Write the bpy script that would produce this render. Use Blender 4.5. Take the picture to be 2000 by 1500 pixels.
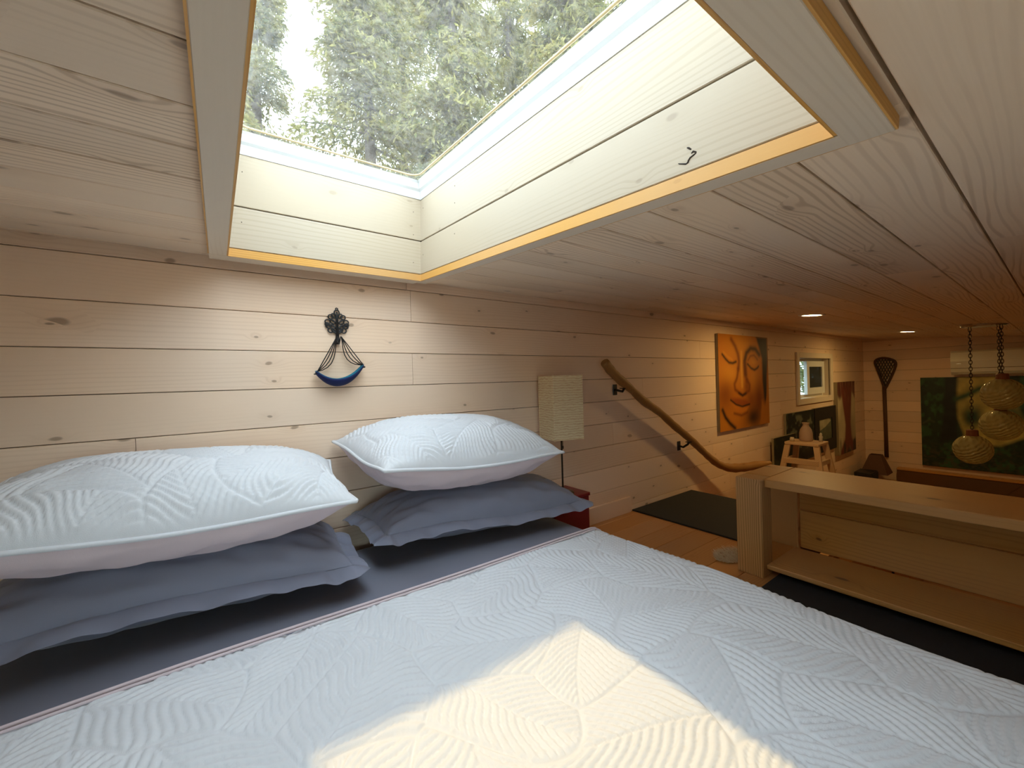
import bpy, math, random
import numpy as np
from mathutils import Matrix, Vector

for o in list(bpy.data.objects):
    bpy.data.objects.remove(o)
SC = bpy.context.scene
COL = SC.collection
PI = math.pi
R = math.radians
random.seed(7)

# ------------------------------------------------------------------ camera
# the camera sits at the origin; +X runs along the headboard wall to the far end, +Y towards that wall
F_PX, YAW, PITCH, ROLL = 787.34, R(36.024), R(-0.270), R(-1.7535)
fw = Vector((math.sin(YAW)*math.cos(PITCH), math.cos(YAW)*math.cos(PITCH), math.sin(PITCH)))
r0 = Vector((math.cos(YAW), -math.sin(YAW), 0))
u0 = r0.cross(fw)
rt = r0*math.cos(ROLL) + u0*math.sin(ROLL)
up = -r0*math.sin(ROLL) + u0*math.cos(ROLL)
cd = bpy.data.cameras.new('camera')
cd.sensor_width = 36.0
cd.lens = F_PX/2000*36
cd.clip_start = 0.02
cam = bpy.data.objects.new('camera', cd)
COL.objects.link(cam)
cam.matrix_world = Matrix(((rt.x, up.x, -fw.x, 0), (rt.y, up.y, -fw.y, 0), (rt.z, up.z, -fw.z, 0), (0, 0, 0, 1)))
SC.camera = cam

# ------------------------------------------------------------------ sky, sun, exposure
w = bpy.data.worlds.new('sky')
SC.world = w
w.use_nodes = True
bg = w.node_tree.nodes['Background']
bg.inputs[0].default_value = (0.76, 0.88, 1.0, 1)
bg.inputs[1].default_value = 5.8
sd = bpy.data.lights.new('sun', 'SUN')
sd.energy = 2.6
sd.angle = R(0.9)
sd.color = (1.0, 0.68, 0.28)
sun = bpy.data.objects.new('sun', sd)
COL.objects.link(sun)
sun.rotation_euler = Vector((0.045, -0.73, -1.34)).to_track_quat('-Z', 'Y').to_euler()
SC.view_settings.view_transform = 'Standard'
SC.view_settings.look = 'None'
SC.view_settings.gamma = 1.0
SC.view_settings.use_curve_mapping = False
SC.view_settings.exposure = 0.22


# ------------------------------------------------------------------ helpers
def lin(c):
    return tuple(((v/255)/12.92 if v/255 <= .04045 else ((v/255+.055)/1.055)**2.4) for v in c)


def put(o, label=None, cat=None, group=None, kind=None):
    if label: o['label'] = label
    if cat: o['category'] = cat
    if group: o['group'] = group
    if kind: o['kind'] = kind
    return o


def empty(name, loc, label=None, cat=None, group=None, kind=None, rz=0):
    o = bpy.data.objects.new(name, None)
    COL.objects.link(o)
    o.empty_display_size = 0.05
    o.location = loc
    o.rotation_euler = (0, 0, rz)
    return put(o, label, cat, group, kind)


def link(name, me, mat, parent=None, M=None, smooth=False):
    if mat is not None and not me.materials:
        me.materials.append(mat)
    if smooth:
        me.polygons.foreach_set('use_smooth', [True]*len(me.polygons))
    o = bpy.data.objects.new(name, me)
    COL.objects.link(o)
    if parent is not None:
        o.parent = parent
    if M is not None:
        o.matrix_local = M
    return o


class MB:
    """collects simple shapes, then links them as one mesh object"""
    def __init__(s):
        s.v, s.f = [], []

    def add(s, vs, fs):
        n = len(s.v)
        s.v += [tuple(p) for p in vs]
        s.f += [tuple(i+n for i in f) for f in fs]
        return s

    def box(s, x0, x1, y0, y1, z0, z1, c=0.0):
        if c <= 0:
            vs = [(x, y, z) for z in (z0, z1) for y in (y0, y1) for x in (x0, x1)]
            return s.add(vs, [(0, 2, 3, 1), (4, 5, 7, 6), (0, 1, 5, 4), (2, 6, 7, 3), (0, 4, 6, 2), (1, 3, 7, 5)])
        # bevelled box: 24 vertices
        vs, idx = [], {}
        for sx in (0, 1):
            for sy in (0, 1):
                for sz in (0, 1):
                    X, Y, Z = (x0, x1)[sx], (y0, y1)[sy], (z0, z1)[sz]
                    dx, dy, dz = c*(1-2*sx), c*(1-2*sy), c*(1-2*sz)
                    for a, p in (('x', (X, Y+dy, Z+dz)), ('y', (X+dx, Y, Z+dz)), ('z', (X+dx, Y+dy, Z))):
                        idx[(sx, sy, sz, a)] = len(vs)
                        vs.append(p)
        I = lambda *k: idx[k]
        fs = []
        for q in (0, 1):
            fx = [I(q, 0, 0, 'x'), I(q, 0, 1, 'x'), I(q, 1, 1, 'x'), I(q, 1, 0, 'x')]
            fy = [I(0, q, 0, 'y'), I(1, q, 0, 'y'), I(1, q, 1, 'y'), I(0, q, 1, 'y')]
            fz = [I(0, 0, q, 'z'), I(0, 1, q, 'z'), I(1, 1, q, 'z'), I(1, 0, q, 'z')]
            for ff in (fx, fy, fz):
                fs.append(tuple(ff if q == 0 else ff[::-1]))
        for a in (0, 1):
            for b in (0, 1):
                fs.append((I(a, b, 0, 'x'), I(a, b, 1, 'x'), I(a, b, 1, 'y'), I(a, b, 0, 'y')))
                fs.append((I(a, 0, b, 'x'), I(a, 1, b, 'x'), I(a, 1, b, 'z'), I(a, 0, b, 'z')))
                fs.append((I(0, a, b, 'y'), I(1, a, b, 'y'), I(1, a, b, 'z'), I(0, a, b, 'z')))
        for a in (0, 1):
            for b in (0, 1):
                for d in (0, 1):
                    fs.append((I(a, b, d, 'x'), I(a, b, d, 'y'), I(a, b, d, 'z')))
        return s.add(vs, fs)

    def tube(s, pts, rad, n=8, closed=False, cap=True):
        pts = [Vector(p) for p in pts]
        m = len(pts)
        rads = rad if isinstance(rad, (list, tuple)) else [rad]*m
        vs, fs = [], []
        ref = None
        for i in range(m):
            if closed:
                t = pts[(i+1) % m]-pts[i-1]
            else:
                t = pts[min(i+1, m-1)]-pts[max(i-1, 0)]
            t.normalize()
            if ref is None:
                ref = Vector((0, 0, 1)) if abs(t.z) < .9 else Vector((1, 0, 0))
            a = (ref - t*ref.dot(t))
            if a.length < 1e-6:
                a = t.orthogonal()
            a.normalize()
            ref = a
            b = t.cross(a)
            for k in range(n):
                an = 2*PI*k/n
                vs.append(pts[i] + (a*math.cos(an)+b*math.sin(an))*rads[i])
        for i in range(m if closed else m-1):
            j = (i+1) % m
            for k in range(n):
                l = (k+1) % n
                fs.append((i*n+k, i*n+l, j*n+l, j*n+k))
        if cap and not closed:
            fs.append(tuple(range(n))[::-1])
            fs.append(tuple((m-1)*n+k for k in range(n)))
        return s.add(vs, fs)

    def lathe(s, prof, n=24, c=(0, 0, 0)):
        vs, fs = [], []
        for r_, z in prof:
            for k in range(n):
                a = 2*PI*k/n
                vs.append((c[0]+r_*math.cos(a), c[1]+r_*math.sin(a), c[2]+z))
        for i in range(len(prof)-1):
            for k in range(n):
                l = (k+1) % n
                fs.append((i*n+k, i*n+l, (i+1)*n+l, (i+1)*n+k))
        if prof[0][0] > 1e-5: fs.append(tuple(range(n))[::-1])
        if prof[-1][0] > 1e-5: fs.append(tuple((len(prof)-1)*n+k for k in range(n)))
        return s.add(vs, fs)

    def prism(s, poly, z0, z1, M=None):
        """poly: list of (x, y); extruded z0..z1"""
        n = len(poly)
        vs = [(x, y, z0) for x, y in poly]+[(x, y, z1) for x, y in poly]
        if M is not None:
            vs = [tuple(M @ Vector(p)) for p in vs]
        fs = [tuple(range(n))[::-1], tuple(range(n, 2*n))]
        fs += [(i, (i+1) % n, n+(i+1) % n, n+i) for i in range(n)]
        return s.add(vs, fs)

    def mesh(s, name):
        me = bpy.data.meshes.new(name)
        me.from_pydata(s.v, [], s.f)
        me.validate()
        me.update()
        return me

    def build(s, name, mat, parent=None, M=None, smooth=False):
        return link(name, s.mesh(name), mat, parent, M, smooth)


def np_mesh(name, verts, quads, smooth=True, col=None):
    me = bpy.data.meshes.new(name)
    nv, nf = len(verts), len(quads)
    me.vertices.add(nv)
    me.vertices.foreach_set('co', np.asarray(verts, np.float32).ravel())
    me.loops.add(nf*4)
    me.loops.foreach_set('vertex_index', np.asarray(quads, np.int32).ravel())
    me.polygons.add(nf)
    me.polygons.foreach_set('loop_start', np.arange(0, nf*4, 4, dtype=np.int32))
    if smooth:
        me.polygons.foreach_set('use_smooth', np.ones(nf, bool))
    if col is not None:
        a = me.color_attributes.new('paint', 'FLOAT_COLOR', 'POINT')
        c = np.ones((nv, 4), np.float32)
        c[:, :3] = col
        a.data.foreach_set('color', c.ravel())
    me.update(calc_edges=True)
    return me


def grid_quads(nu, nv):
    i, j = np.meshgrid(np.arange(nu-1), np.arange(nv-1), indexing='ij')
    a = i*nv+j
    return np.stack([a, a+nv, a+nv+1, a+1], -1).reshape(-1, 4)


# ------------------------------------------------------------------ materials
class NT:
    def __init__(s, name):
        s.m = bpy.data.materials.new(name)
        s.m.use_nodes = True
        s.t = s.m.node_tree
        s.t.nodes.clear()
        s.out = s.t.nodes.new('ShaderNodeOutputMaterial')

    def n(s, typ, ins=None, **kw):
        x = s.t.nodes.new(typ)
        for k, v in kw.items():
            setattr(x, k, v)
        for k, v in (ins or {}).items():
            if hasattr(v, 'is_output'):
                s.t.links.new(v, x.inputs[k])
            else:
                x.inputs[k].default_value = v
        return x

    def math(s, op, a, b=None, c=None):
        d = {0: a}
        if b is not None: d[1] = b
        if c is not None: d[2] = c
        return s.n('ShaderNodeMath', d, operation=op).outputs[0]

    def mix(s, fac, a, b, blend='MIX'):
        x = s.n('ShaderNodeMix', data_type='RGBA', blend_type=blend)
        for i, v in ((0, fac), (6, a), (7, b)):
            if hasattr(v, 'is_output'): s.t.links.new(v, x.inputs[i])
            else: x.inputs[i].default_value = v if i == 0 else (*v, 1)[:4]
        return x.outputs[2]

    def ramp(s, fac, lo, hi, a=0.0, b=1.0):
        x = s.n('ShaderNodeMapRange', {0: fac, 1: lo, 2: hi, 3: a, 4: b}, interpolation_type='SMOOTHSTEP')
        return x.outputs[0]

    def bsdf(s, color, rough=.6, bump=None, bs=.2, bd=.002, spec=.5, **kw):
        d = {'Base Color': color if hasattr(color, 'is_output') else (*color, 1), 'Roughness': rough, 'Specular IOR Level': spec}
        d.update(kw)
        b = s.n('ShaderNodeBsdfPrincipled', d)
        if bump is not None:
            q = s.n('ShaderNodeBump', {'Strength': bs, 'Distance': bd, 'Height': bump})
            s.t.links.new(q.outputs[0], b.inputs['Normal'])
        s.t.links.new(b.outputs[0], s.out.inputs[0])
        return b


def wood(name, base, grain, knot, freq=70, gain=.35, knots=1.0, rough=.55, tone=.12, fib=.12, kscale=(4.2, 8.5), kpick=.60):
    """boards run along local X, width along local Y"""
    N = NT(name)
    tc = N.n('ShaderNodeTexCoord').outputs['Object']
    rnd = N.n('ShaderNodeObjectInfo').outputs['Random']
    off = N.n('ShaderNodeCombineXYZ', {0: N.math('MULTIPLY', rnd, 37.3), 1: N.math('MULTIPLY', rnd, 91.7), 2: N.math('MULTIPLY', rnd, 17.9)}).outputs[0]
    P = N.n('ShaderNodeVectorMath', {0: tc, 1: off}, operation='ADD').outputs[0]
    sep = N.n('ShaderNodeSeparateXYZ', {0: P})
    yz = N.math('ADD', sep.outputs[1], N.math('MULTIPLY', sep.outputs[2], .9))
    # knots
    kv = N.n('ShaderNodeCombineXYZ', {0: N.math('MULTIPLY', sep.outputs[0], kscale[0]), 1: N.math('MULTIPLY', yz, kscale[1]), 2: 0.0}).outputs[0]
    kw_ = N.n('ShaderNodeTexNoise', {'Vector': P, 'Scale': 14.0, 'Detail': 0.0})
    kv2 = N.n('ShaderNodeVectorMath', {0: kv, 1: N.n('ShaderNodeVectorMath', {0: kw_.outputs['Color'], 3: .10}, operation='SCALE').outputs[0]}, operation='ADD').outputs[0]
    vo = N.n('ShaderNodeTexVoronoi', {'Vector': kv2, 'Scale': 1.0, 'Randomness': 1.0}, voronoi_dimensions='2D')
    kd = N.math('MULTIPLY', vo.outputs['Distance'], N.math('MULTIPLY_ADD', N.n('ShaderNodeSeparateColor', {0: vo.outputs['Color']}).outputs[1], 2.0, .8))
    sel = N.ramp(N.n('ShaderNodeSeparateColor', {0: vo.outputs['Color']}).outputs[0], kpick, kpick+.02)
    kmask = N.math('MULTIPLY', N.math('MULTIPLY', N.ramp(kd, .10, .045), sel), knots)
    khalo = N.math('MULTIPLY', N.math('MULTIPLY', N.ramp(kd, .42, .05), sel), knots)
    # long grain, bent round the knots
    gv = N.n('ShaderNodeCombineXYZ', {0: N.math('MULTIPLY', sep.outputs[0], .9), 1: N.math('MULTIPLY', yz, 7.0), 2: rnd}).outputs[0]
    warp = N.n('ShaderNodeTexNoise', {'Vector': gv, 'Scale': 1.3, 'Detail': 2.0, 'Roughness': .5}).outputs[0]
    g = N.math('ADD', N.math('MULTIPLY', yz, freq*3.5), N.math('MULTIPLY', warp, 15.0))
    g = N.math('ADD', g, N.math('MULTIPLY', khalo, 5.0))
    line = N.ramp(N.math('SINE', N.math('MULTIPLY', g, 2.1)), .1, .98)
    patch = N.n('ShaderNodeTexNoise', {'Vector': gv, 'Scale': .8, 'Detail': 0.0}).outputs[0]
    line = N.math('MULTIPLY', line, N.ramp(patch, .33, .62))
    fv = N.n('ShaderNodeCombineXYZ', {0: N.math('MULTIPLY', sep.outputs[0], 9.0), 1: N.math('MULTIPLY', yz, 330.0), 2: 0.0}).outputs[0]
    fibre = N.n('ShaderNodeTexNoise', {'Vector': fv, 'Scale': 1.0, 'Detail': 1.0}).outputs[0]
    wash = N.n('ShaderNodeTexNoise', {'Vector': P, 'Scale': 3.0, 'Detail': 0.0}).outputs[0]
    c = N.mix(N.math('MULTIPLY', line, gain), base, grain)
    c = N.mix(N.math('MULTIPLY', fibre, fib), c, grain)
    c = N.mix(N.math('MULTIPLY', khalo, .22), c, grain)
    c = N.mix(N.math('MULTIPLY', kmask, .75), c, knot)
    v = N.math('ADD', 1.0-tone, N.math('MULTIPLY', rnd, tone*1.3))
    v = N.math('ADD', v, N.math('MULTIPLY', wash, tone*.7))
    hs = N.n('ShaderNodeHueSaturation', {'Value': v, 'Color': c, 'Saturation': N.math('ADD', .88, N.math('MULTIPLY', wash, .24))}).outputs[0]
    N.bsdf(hs, rough, None, .25, .0008, .35)
    return N.m


def plain(name, color, rough=.6, noise=0.0, nscale=40, bump=0.0, spec=.5, metallic=0.0, **kw):
    N = NT(name)
    tc = N.n('ShaderNodeTexCoord').outputs['Object']
    nz = N.n('ShaderNodeTexNoise', {'Vector': tc, 'Scale': nscale, 'Detail': 3.0}).outputs[0]
    c = N.mix(N.math('MULTIPLY', nz, noise), color, tuple(v*.45 for v in color))
    N.bsdf(c, rough, nz if bump else None, bump, .002, spec, Metallic=metallic, **kw)
    return N.m


def cloth(name, color, scale=900, bump=.15, rough=.85, mott=.08, sheen=.15):
    N = NT(name)
    tc = N.n('ShaderNodeTexCoord').outputs['Object']
    a = N.n('ShaderNodeTexNoise', {'Vector': tc, 'Scale': scale, 'Detail': 1.0}).outputs[0]
    b = N.n('ShaderNodeTexNoise', {'Vector': tc, 'Scale': 14.0, 'Detail': 1.0}).outputs[0]
    c = N.mix(N.math('MULTIPLY', b, mott*2), color, tuple(v*.6 for v in color))
    N.bsdf(c, rough, a, bump, .003, .25, **{'Sheen Weight': sheen, 'Sheen Roughness': .4})
    return N.m


def painted(name, rough=.5):
    N = NT(name)
    a = N.n('ShaderNodeVertexColor', layer_name='paint').outputs[0]
    tc = N.n('ShaderNodeTexCoord').outputs['Object']
    nz = N.n('ShaderNodeTexNoise', {'Vector': tc, 'Scale': 120.0, 'Detail': 3.0}).outputs[0]
    N.bsdf(a, rough, nz, .15, .001, .4)
    return N.m


M_WALL = wood('whitewashed_pine', (.90, .68, .505), (.66, .44, .28), (.24, .14, .08), gain=.22, knots=.85)
M_CEIL = wood('whitewashed_ceiling_pine', (.88, .71, .54), (.45, .30, .18), (.26, .17, .11), freq=55, gain=.5, knots=.8)
M_SHAFT = wood('pale_shaft_pine', (.54, .455, .34), (.40, .31, .205), (.30, .22, .15), gain=.35, knots=.55, tone=.05)
M_TRIM = wood('whitewashed_trim', (.76, .655, .53), (.56, .44, .32), (.15, .09, .06), gain=.25, knots=.3, tone=.05)
M_RAW = wood('raw_golden_fir', (.72, .40, .12), (.50, .22, .05), (.3, .12, .03), freq=160, gain=.45, knots=.2, tone=.05)
M_CONS = wood('oiled_knotty_pine', (.62, .315, .10), (.36, .155, .04), (.10, .05, .02), freq=50, gain=.28, knots=1.0, rough=.45, kscale=(3.0, 6.0), kpick=.35)
M_POST = wood('oiled_fir_post', (.62, .335, .13), (.25, .105, .035), (.12, .06, .03), freq=90, gain=.75, knots=.3, rough=.5)
M_FLOOR = wood('amber_floorboard', (.50, .235, .085), (.34, .14, .045), (.2, .08, .03), gain=.3, knots=.2, rough=.35, tone=.18)
M_GROOVE = plain('dark_groove', (.12, .068, .036), .9)
M_BRANCH = wood('barked_branch', (.33, .17, .06), (.15, .065, .02), (.07, .03, .01), freq=120, gain=.6, knots=.6, rough=.45)
M_WHITE = plain('white_vinyl', (.74, .76, .76), .35)
M_BLACK = plain('black_iron', (.012, .012, .014), .45, spec=.5)
M_QUILT = cloth('white_quilted_cotton', (.70, .705, .735), 700, .12)
M_PBACK = cloth('plain_pillow_cotton', (.68, .555, .58), 900, .10)
M_SLATE = cloth('slate_cotton', (.235, .240, .310), 1200, .10, .75, .10, .25)
M_SHEET = cloth('slate_sheet', (.225, .230, .290), 1200, .08, .75, .06, .2)
M_PAINT = painted('oil_paint')
M_CANVAS = plain('canvas_edge', (.30, .24, .14), .8)
M_RED = plain('red_lacquer', (.20, .012, .02), .4)
M_BRASS = plain('dark_bronze', (.05, .035, .02), .4, metallic=.8)
M_BARKK = plain('dark_bark', (.03, .02, .015), .8)
M_MAT_SHADE = plain('charcoal_rubber_and_shade', (.020, .021, .024), .85, .5, 300, .3)  # landing mat, and the painted shade beneath the console
M_ROD = plain('lamp_rod', (.06, .045, .03), .4, metallic=.6)

# ------------------------------------------------------------------ room dimensions
WY, XE, XL, YF = 1.60, 7.00, -1.00, -0.95     # headboard wall, far end wall, left wall, wall behind the camera
ZF, ZLOW, ZT = -0.82, -2.40, 0.432            # loft floor, main floor, ceiling height at the headboard wall
SLOPE = R(4.459)
MC = Matrix.Translation((0, WY, ZT)) @ Matrix.Rotation(SLOPE, 4, 'X')


def basis(ex, ey, ez, o):
    return Matrix(((ex[0], ey[0], ez[0], o[0]), (ex[1], ey[1], ez[1], o[1]), (ex[2], ey[2], ez[2], o[2]), (0, 0, 0, 1)))


_pl = {}
def plank(name, parent, L, W, T, mat, M, ch=.0014):
    key = (round(L, 3), round(W, 4), round(T, 4), mat.name)
    if key not in _pl:
        prof = [(0, 0), (0, T-ch), (ch, T), (W-ch, T), (W, T-ch), (W, 0)]
        vs = [(x, y, z) for x in (0, L) for y, z in prof]
        fs = [(i, 6+i, 6+(i+1) % 6, (i+1) % 6) for i in range(6)] + [tuple(range(6)), tuple(range(11, 5, -1))]
        me = bpy.data.meshes.new(name)
        me.from_pydata(vs, [], fs)
        me.update()
        me.materials.append(mat)
        _pl[key] = me
    return link(name, _pl[key], mat, parent, M)


def subtract(rect, hole):
    """rectangles are (x0, x1, y0, y1)"""
    a0, a1, b0, b1 = rect
    h0, h1, g0, g1 = hole
    if a1 <= h0 or a0 >= h1 or b1 <= g0 or b0 >= g1:
        return [rect]
    out = []
    if a0 < h0: out.append((a0, h0, b0, b1))
    if a1 > h1: out.append((h1, a1, b0, b1))
    m0, m1 = max(a0, h0), min(a1, h1)
    if b0 < g0: out.append((m0, m1, b0, g0))
    if b1 > g1: out.append((m0, m1, g1, b1))
    return out


GAP = .0022
TK = .012

# ------------------------------------------------------------------ headboard wall (wall_back)
WIN = (4.76, 5.68, -.262, .158)
mb = MB()
for (a0, a1, b0, b1) in subtract((XL-.15, XE+.15, ZLOW, ZT+.12), (WIN[0]-.013, WIN[1]+.013, WIN[2]-.013, WIN[3]+.013)):
    mb.box(a0, a1, WY+TK, WY+.16, b0, b1)
wall_back = put(mb.build('wall_back', M_GROOVE), 'long headboard wall clad in whitewashed horizontal pine boards', kind='structure')
rows = [(.394, ZT+.02)] + [(.394-.131*(k+1), .394-.131*k) for k in range(21)]
joints = {0: [.64, 3.4], 1: [.655, 3.3, 5.9], 2: [2.9, 5.2], 3: [.655, 3.6], 4: [2.2, 4.6], 5: [-.2, 3.1], 6: [1.9, 4.3], 7: [3.6], 8: [3.05, 3.55, 5.2], 9: [3.2, 5.8]}
for k, (z0, z1) in enumerate(rows):
    if z0 < ZLOW: break
    xs = [XL] + joints.get(k, [2.6+(k*.37) % 1.5]) + [XE]
    for a, b in zip(xs[:-1], xs[1:]):
        for (a0, a1, b0, b1) in subtract((a, b-.0015, z0+GAP/2, z1-GAP/2), WIN):
            plank('wall_plank', wall_back, a1-a0, b1-b0, TK, M_WALL, basis((1, 0, 0), (0, 0, 1), (0, -1, 0), (a0, WY+TK, b0)))

# far end wall, wall on the left, wall behind the camera
wall_right = put(MB().box(XE+TK, XE+.15, YF, WY, ZLOW, ZT+.05).build('wall_right', M_GROOVE), 'far end wall of pine boards behind the large green painting', kind='structure')
wall_left = put(MB().box(XL-.15, XL-TK, YF, WY, ZLOW, ZT+.05).build('wall_left', M_GROOVE), 'pine board wall at the left end of the sleeping loft', kind='structure')
WINF = (-.92, .42, -.45, .10)  # opening for the unseen window added as fill light
mb = MB()
for (a0, a1, b0, b1) in subtract((XL-.15, XE+.15, ZLOW, ZT), WINF):
    mb.box(a0, a1, YF-.15, YF-TK, b0, b1)
wall_front = put(mb.build('wall_front', M_GROOVE), 'pine board wall facing the headboard wall', kind='structure')
for k, (z0, z1) in enumerate(rows):
    if z0 < ZLOW: break
    plank('wall_plank', wall_right, WY-YF, z1-z0-GAP, TK, M_WALL, basis((0, -1, 0), (0, 0, 1), (-1, 0, 0), (XE+TK, WY, z0+GAP/2)))
    plank('wall_plank', wall_left, WY-YF, z1-z0-GAP, TK, M_WALL, basis((0, 1, 0), (0, 0, 1), (1, 0, 0), (XL-TK, YF, z0+GAP/2)))
    if z1 < .3:
        for (a0, a1, b0, b1) in subtract((XL, XE, z0+GAP/2, z1-GAP/2), WINF):
            if b1-b0 > .006:
                plank('wall_plank', wall_front, a1-a0, b1-b0, TK, M_WALL, basis((-1, 0, 0), (0, 0, 1), (0, 1, 0), (a1, YF-TK, b0)))

# ------------------------------------------------------------------ ceiling (its own tilted frame)
HX0, HX1, HY0, HY1 = .034, .650, -1.433, -.122       # skylight opening in the ceiling frame
cs = math.cos(SLOPE)
YB = (YF-.02-WY)/cs
HOLE = (HX0-.012, HX1+.012, HY0-.012, HY1+.012)
mb = MB()
for (a0, a1, b0, b1) in subtract((XL-.15, XE+.15, YB-.15, .17), HOLE):
    mb.box(a0, a1, b0, b1, TK, .16)
ceiling = put(mb.build('ceiling', M_GROOVE, M=MC), 'low sloping ceiling of whitewashed pine boards around the skylight', kind='structure')
ylines = sorted([(.508+.1335*k-WY)/cs for k in range(-11, 9)] + [0.0])
cj = [[2.1, 4.7], [1.55, 4.1], [2.6, 5.2], [1.9], [3.3], [1.3, 3.9]]
for k, (y0, y1) in enumerate(zip(ylines[:-1], ylines[1:])):
    g = .0045 if k % 3 else .003
    xs = [XL] + cj[k % 6] + [XE]
    for a, b in zip(xs[:-1], xs[1:]):
        for (a0, a1, b0, b1) in subtract((a, b-.001, y0+g/2, y1-g/2), HOLE):
            if b1-b0 < .012: continue
            plank('ceiling_plank', ceiling, a1-a0, b1-b0, TK, M_CEIL, basis((1, 0, 0), (0, -1, 0), (0, 0, -1), (a0, b1, TK)))

# ------------------------------------------------------------------ floors
mb = MB().box(XL-.15, 2.05, YF, WY+TK, ZF-.16, ZF-.012).box(2.05, 2.73, .80, WY+TK, ZF-.16, ZF-.012)
floor = put(mb.build('floor', M_GROOVE), 'loft floor of amber boards beside the bed', kind='structure')
y = YF
while y < WY-.01:
    y1 = min(y+.125, WY)
    xs = [XL, .3+(y*7.3) % .9, 2.05]
    for a, b in zip(xs[:-1], xs[1:]):
        plank('floorboard', floor, b-a-.001, y1-y-.0015, .012, M_FLOOR, basis((1, 0, 0), (0, 1, 0), (0, 0, 1), (a, y, ZF-.012)), .001)
    y = y1
for i in range(5):
    y0 = .80+.16*i
    plank('floorboard', floor, .68, .1585, .012, M_FLOOR, basis((1, 0, 0), (0, 1, 0), (0, 0, 1), (2.05, y0, ZF-.012)), .001)
put(MB().box(XL-.15, XE+.15, YF-.15, WY+.16, ZLOW-.1, ZLOW).build('floor_main', M_FLOOR), 'main room floor far below the loft', kind='structure')
put(MB().box(1.60, 2.032, WY-.016, WY, ZF, ZF+.095, .002).build('baseboard_back', M_WALL), 'short pine baseboard between red nightstand and dark landing mat', kind='structure')

# ------------------------------------------------------------------ skylight
sky = put(empty('window_1', (0, 0, 0)), 'large skylight with pine shaft, white frame and clear dome above the bed', kind='structure')
sky.matrix_world = MC
T2 = .014
courses = [(.010, .134), (.1375, .291)]
ov = .05
for z0, z1 in courses:
    W = z1-z0
    plank('shaft_plank', sky, HY1-HY0, W, T2, M_SHAFT, basis((0, -1, 0), (0, 0, 1), (-1, 0, 0), (HX1+T2, HY1, z0)))
    plank('shaft_plank', sky, HY1-HY0, W, T2, M_SHAFT, basis((0, 1, 0), (0, 0, 1), (1, 0, 0), (HX0-T2, HY0, z0)))
    plank('shaft_plank', sky, HX1-HX0, W, T2, M_SHAFT, basis((1, 0, 0), (0, 0, 1), (0, -1, 0), (HX0, HY1+T2, z0)))
    plank('shaft_plank', sky, HX1-HX0, W, T2, M_SHAFT, basis((-1, 0, 0), (0, 0, 1), (0, 1, 0), (HX1, HY0-T2, z0)))
cu = MB()   # framing behind the shaft boards
cu.box(HX0-.09, HX0-T2, HY0-.09, HY1+.09, TK+.001, .34).box(HX1+T2, HX1+.09, HY0-.09, HY1+.09, TK+.001, .34)
cu.box(HX0-T2, HX1+T2, HY1+T2, HY1+.09, TK+.001, .34).box(HX0-T2, HX1+T2, HY0-.09, HY0-T2, TK+.001, .34)
cu.build('curb', M_GROOVE, sky)
# trim boards on the ceiling, lower face whitewashed, sawn edges raw
TW, TB = .047, -.017
def tb(x0, x1, y0, y1, along):
    if along == 'x':
        return plank('trim_board', sky, x1-x0, y1-y0, .019, M_TRIM, basis((1, 0, 0), (0, -1, 0), (0, 0, -1), (x0, y1, TB+.019)), .001)
    return plank('trim_board', sky, y1-y0, x1-x0, .019, M_TRIM, basis((0, 1, 0), (1, 0, 0), (0, 0, -1), (x0, y0, TB+.019)), .001)
e = .004
tb(HX0-TW, HX0-e, HY0-TW, HY1+.0, 'y')
tb(HX1+e, HX1+TW-.005, HY0-e-.001, HY1+TW, 'y')
tb(HX0, HX1+TW-.005, HY0-TW-.005, HY0-e, 'x')
tb(HX0-TW, HX1, HY1+e, HY1+TW+.03, 'x')
def raw(x0, x1, y0, y1, lx, z1=.008):
    L, W = (x1-x0, y1-y0) if lx else (y1-y0, x1-x0)
    o = MB().box(0, L, 0, W, 0, z1-TB-.0006).build('raw_edge', M_RAW, sky)
    o.matrix_local = basis((1, 0, 0), (0, 1, 0), (0, 0, 1), (x0, y0, TB+.0006)) if lx else basis((0, 1, 0), (-1, 0, 0), (0, 0, 1), (x1, y0, TB+.0006))
raw(HX0, HX1, HY1, HY1+e, True); raw(HX0, HX1, HY0-e, HY0, True)
raw(HX0-e, HX0, HY0, HY1, False); raw(HX1, HX1+e, HY0, HY1, False)
raw(HX0, HX1+TW-.005, HY0-TW-.0075, HY0-TW-.005, True, -.001)
raw(HX1+TW-.005, HX1+TW-.0025, HY0-TW, HY1+TW, False, -.001)
raw(HX0-TW-.0025, HX0-TW, HY0-TW, HY1, False, -.001)
# white frame: a sloping profile swept round the opening
prof = [(-.002, .291), (-.004, .298), (-.006, .318), (-.013, .326), (-.016, .345), (-.022, .353), (.0, .358), (.075, .358), (.075, .291)]
fm = MB()
vs, fs = [], []
for (cx, cy, sx, sy) in ((HX0, HY0, -1, -1), (HX1, HY0, 1, -1), (HX1, HY1, 1, 1), (HX0, HY1, -1, 1)):
    for d, z in prof:
        vs.append((cx+sx*d, cy+sy*d, z))
npf = len(prof)
for i in range(4):
    for k in range(npf):
        l = (k+1) % npf
        j = (i+1) % 4
        fs.append((i*npf+k, j*npf+k, j*npf+l, i*npf+l))
fm.add(vs, fs).build('frame', M_WHITE, sky)
# amber bead painted in for the gold reflections along the dome rim
rim = []
for cx, cy, a0 in ((HX1-.064, HY1-.064, 0), (HX0+.064, HY1-.064, 90), (HX0+.064, HY0+.064, 180), (HX1-.064, HY0+.064, 270)):
    for q in range(6):
        a = R(a0+q*18)
        rim.append((cx+.040*math.cos(a), cy+.040*math.sin(a), .363))
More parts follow.
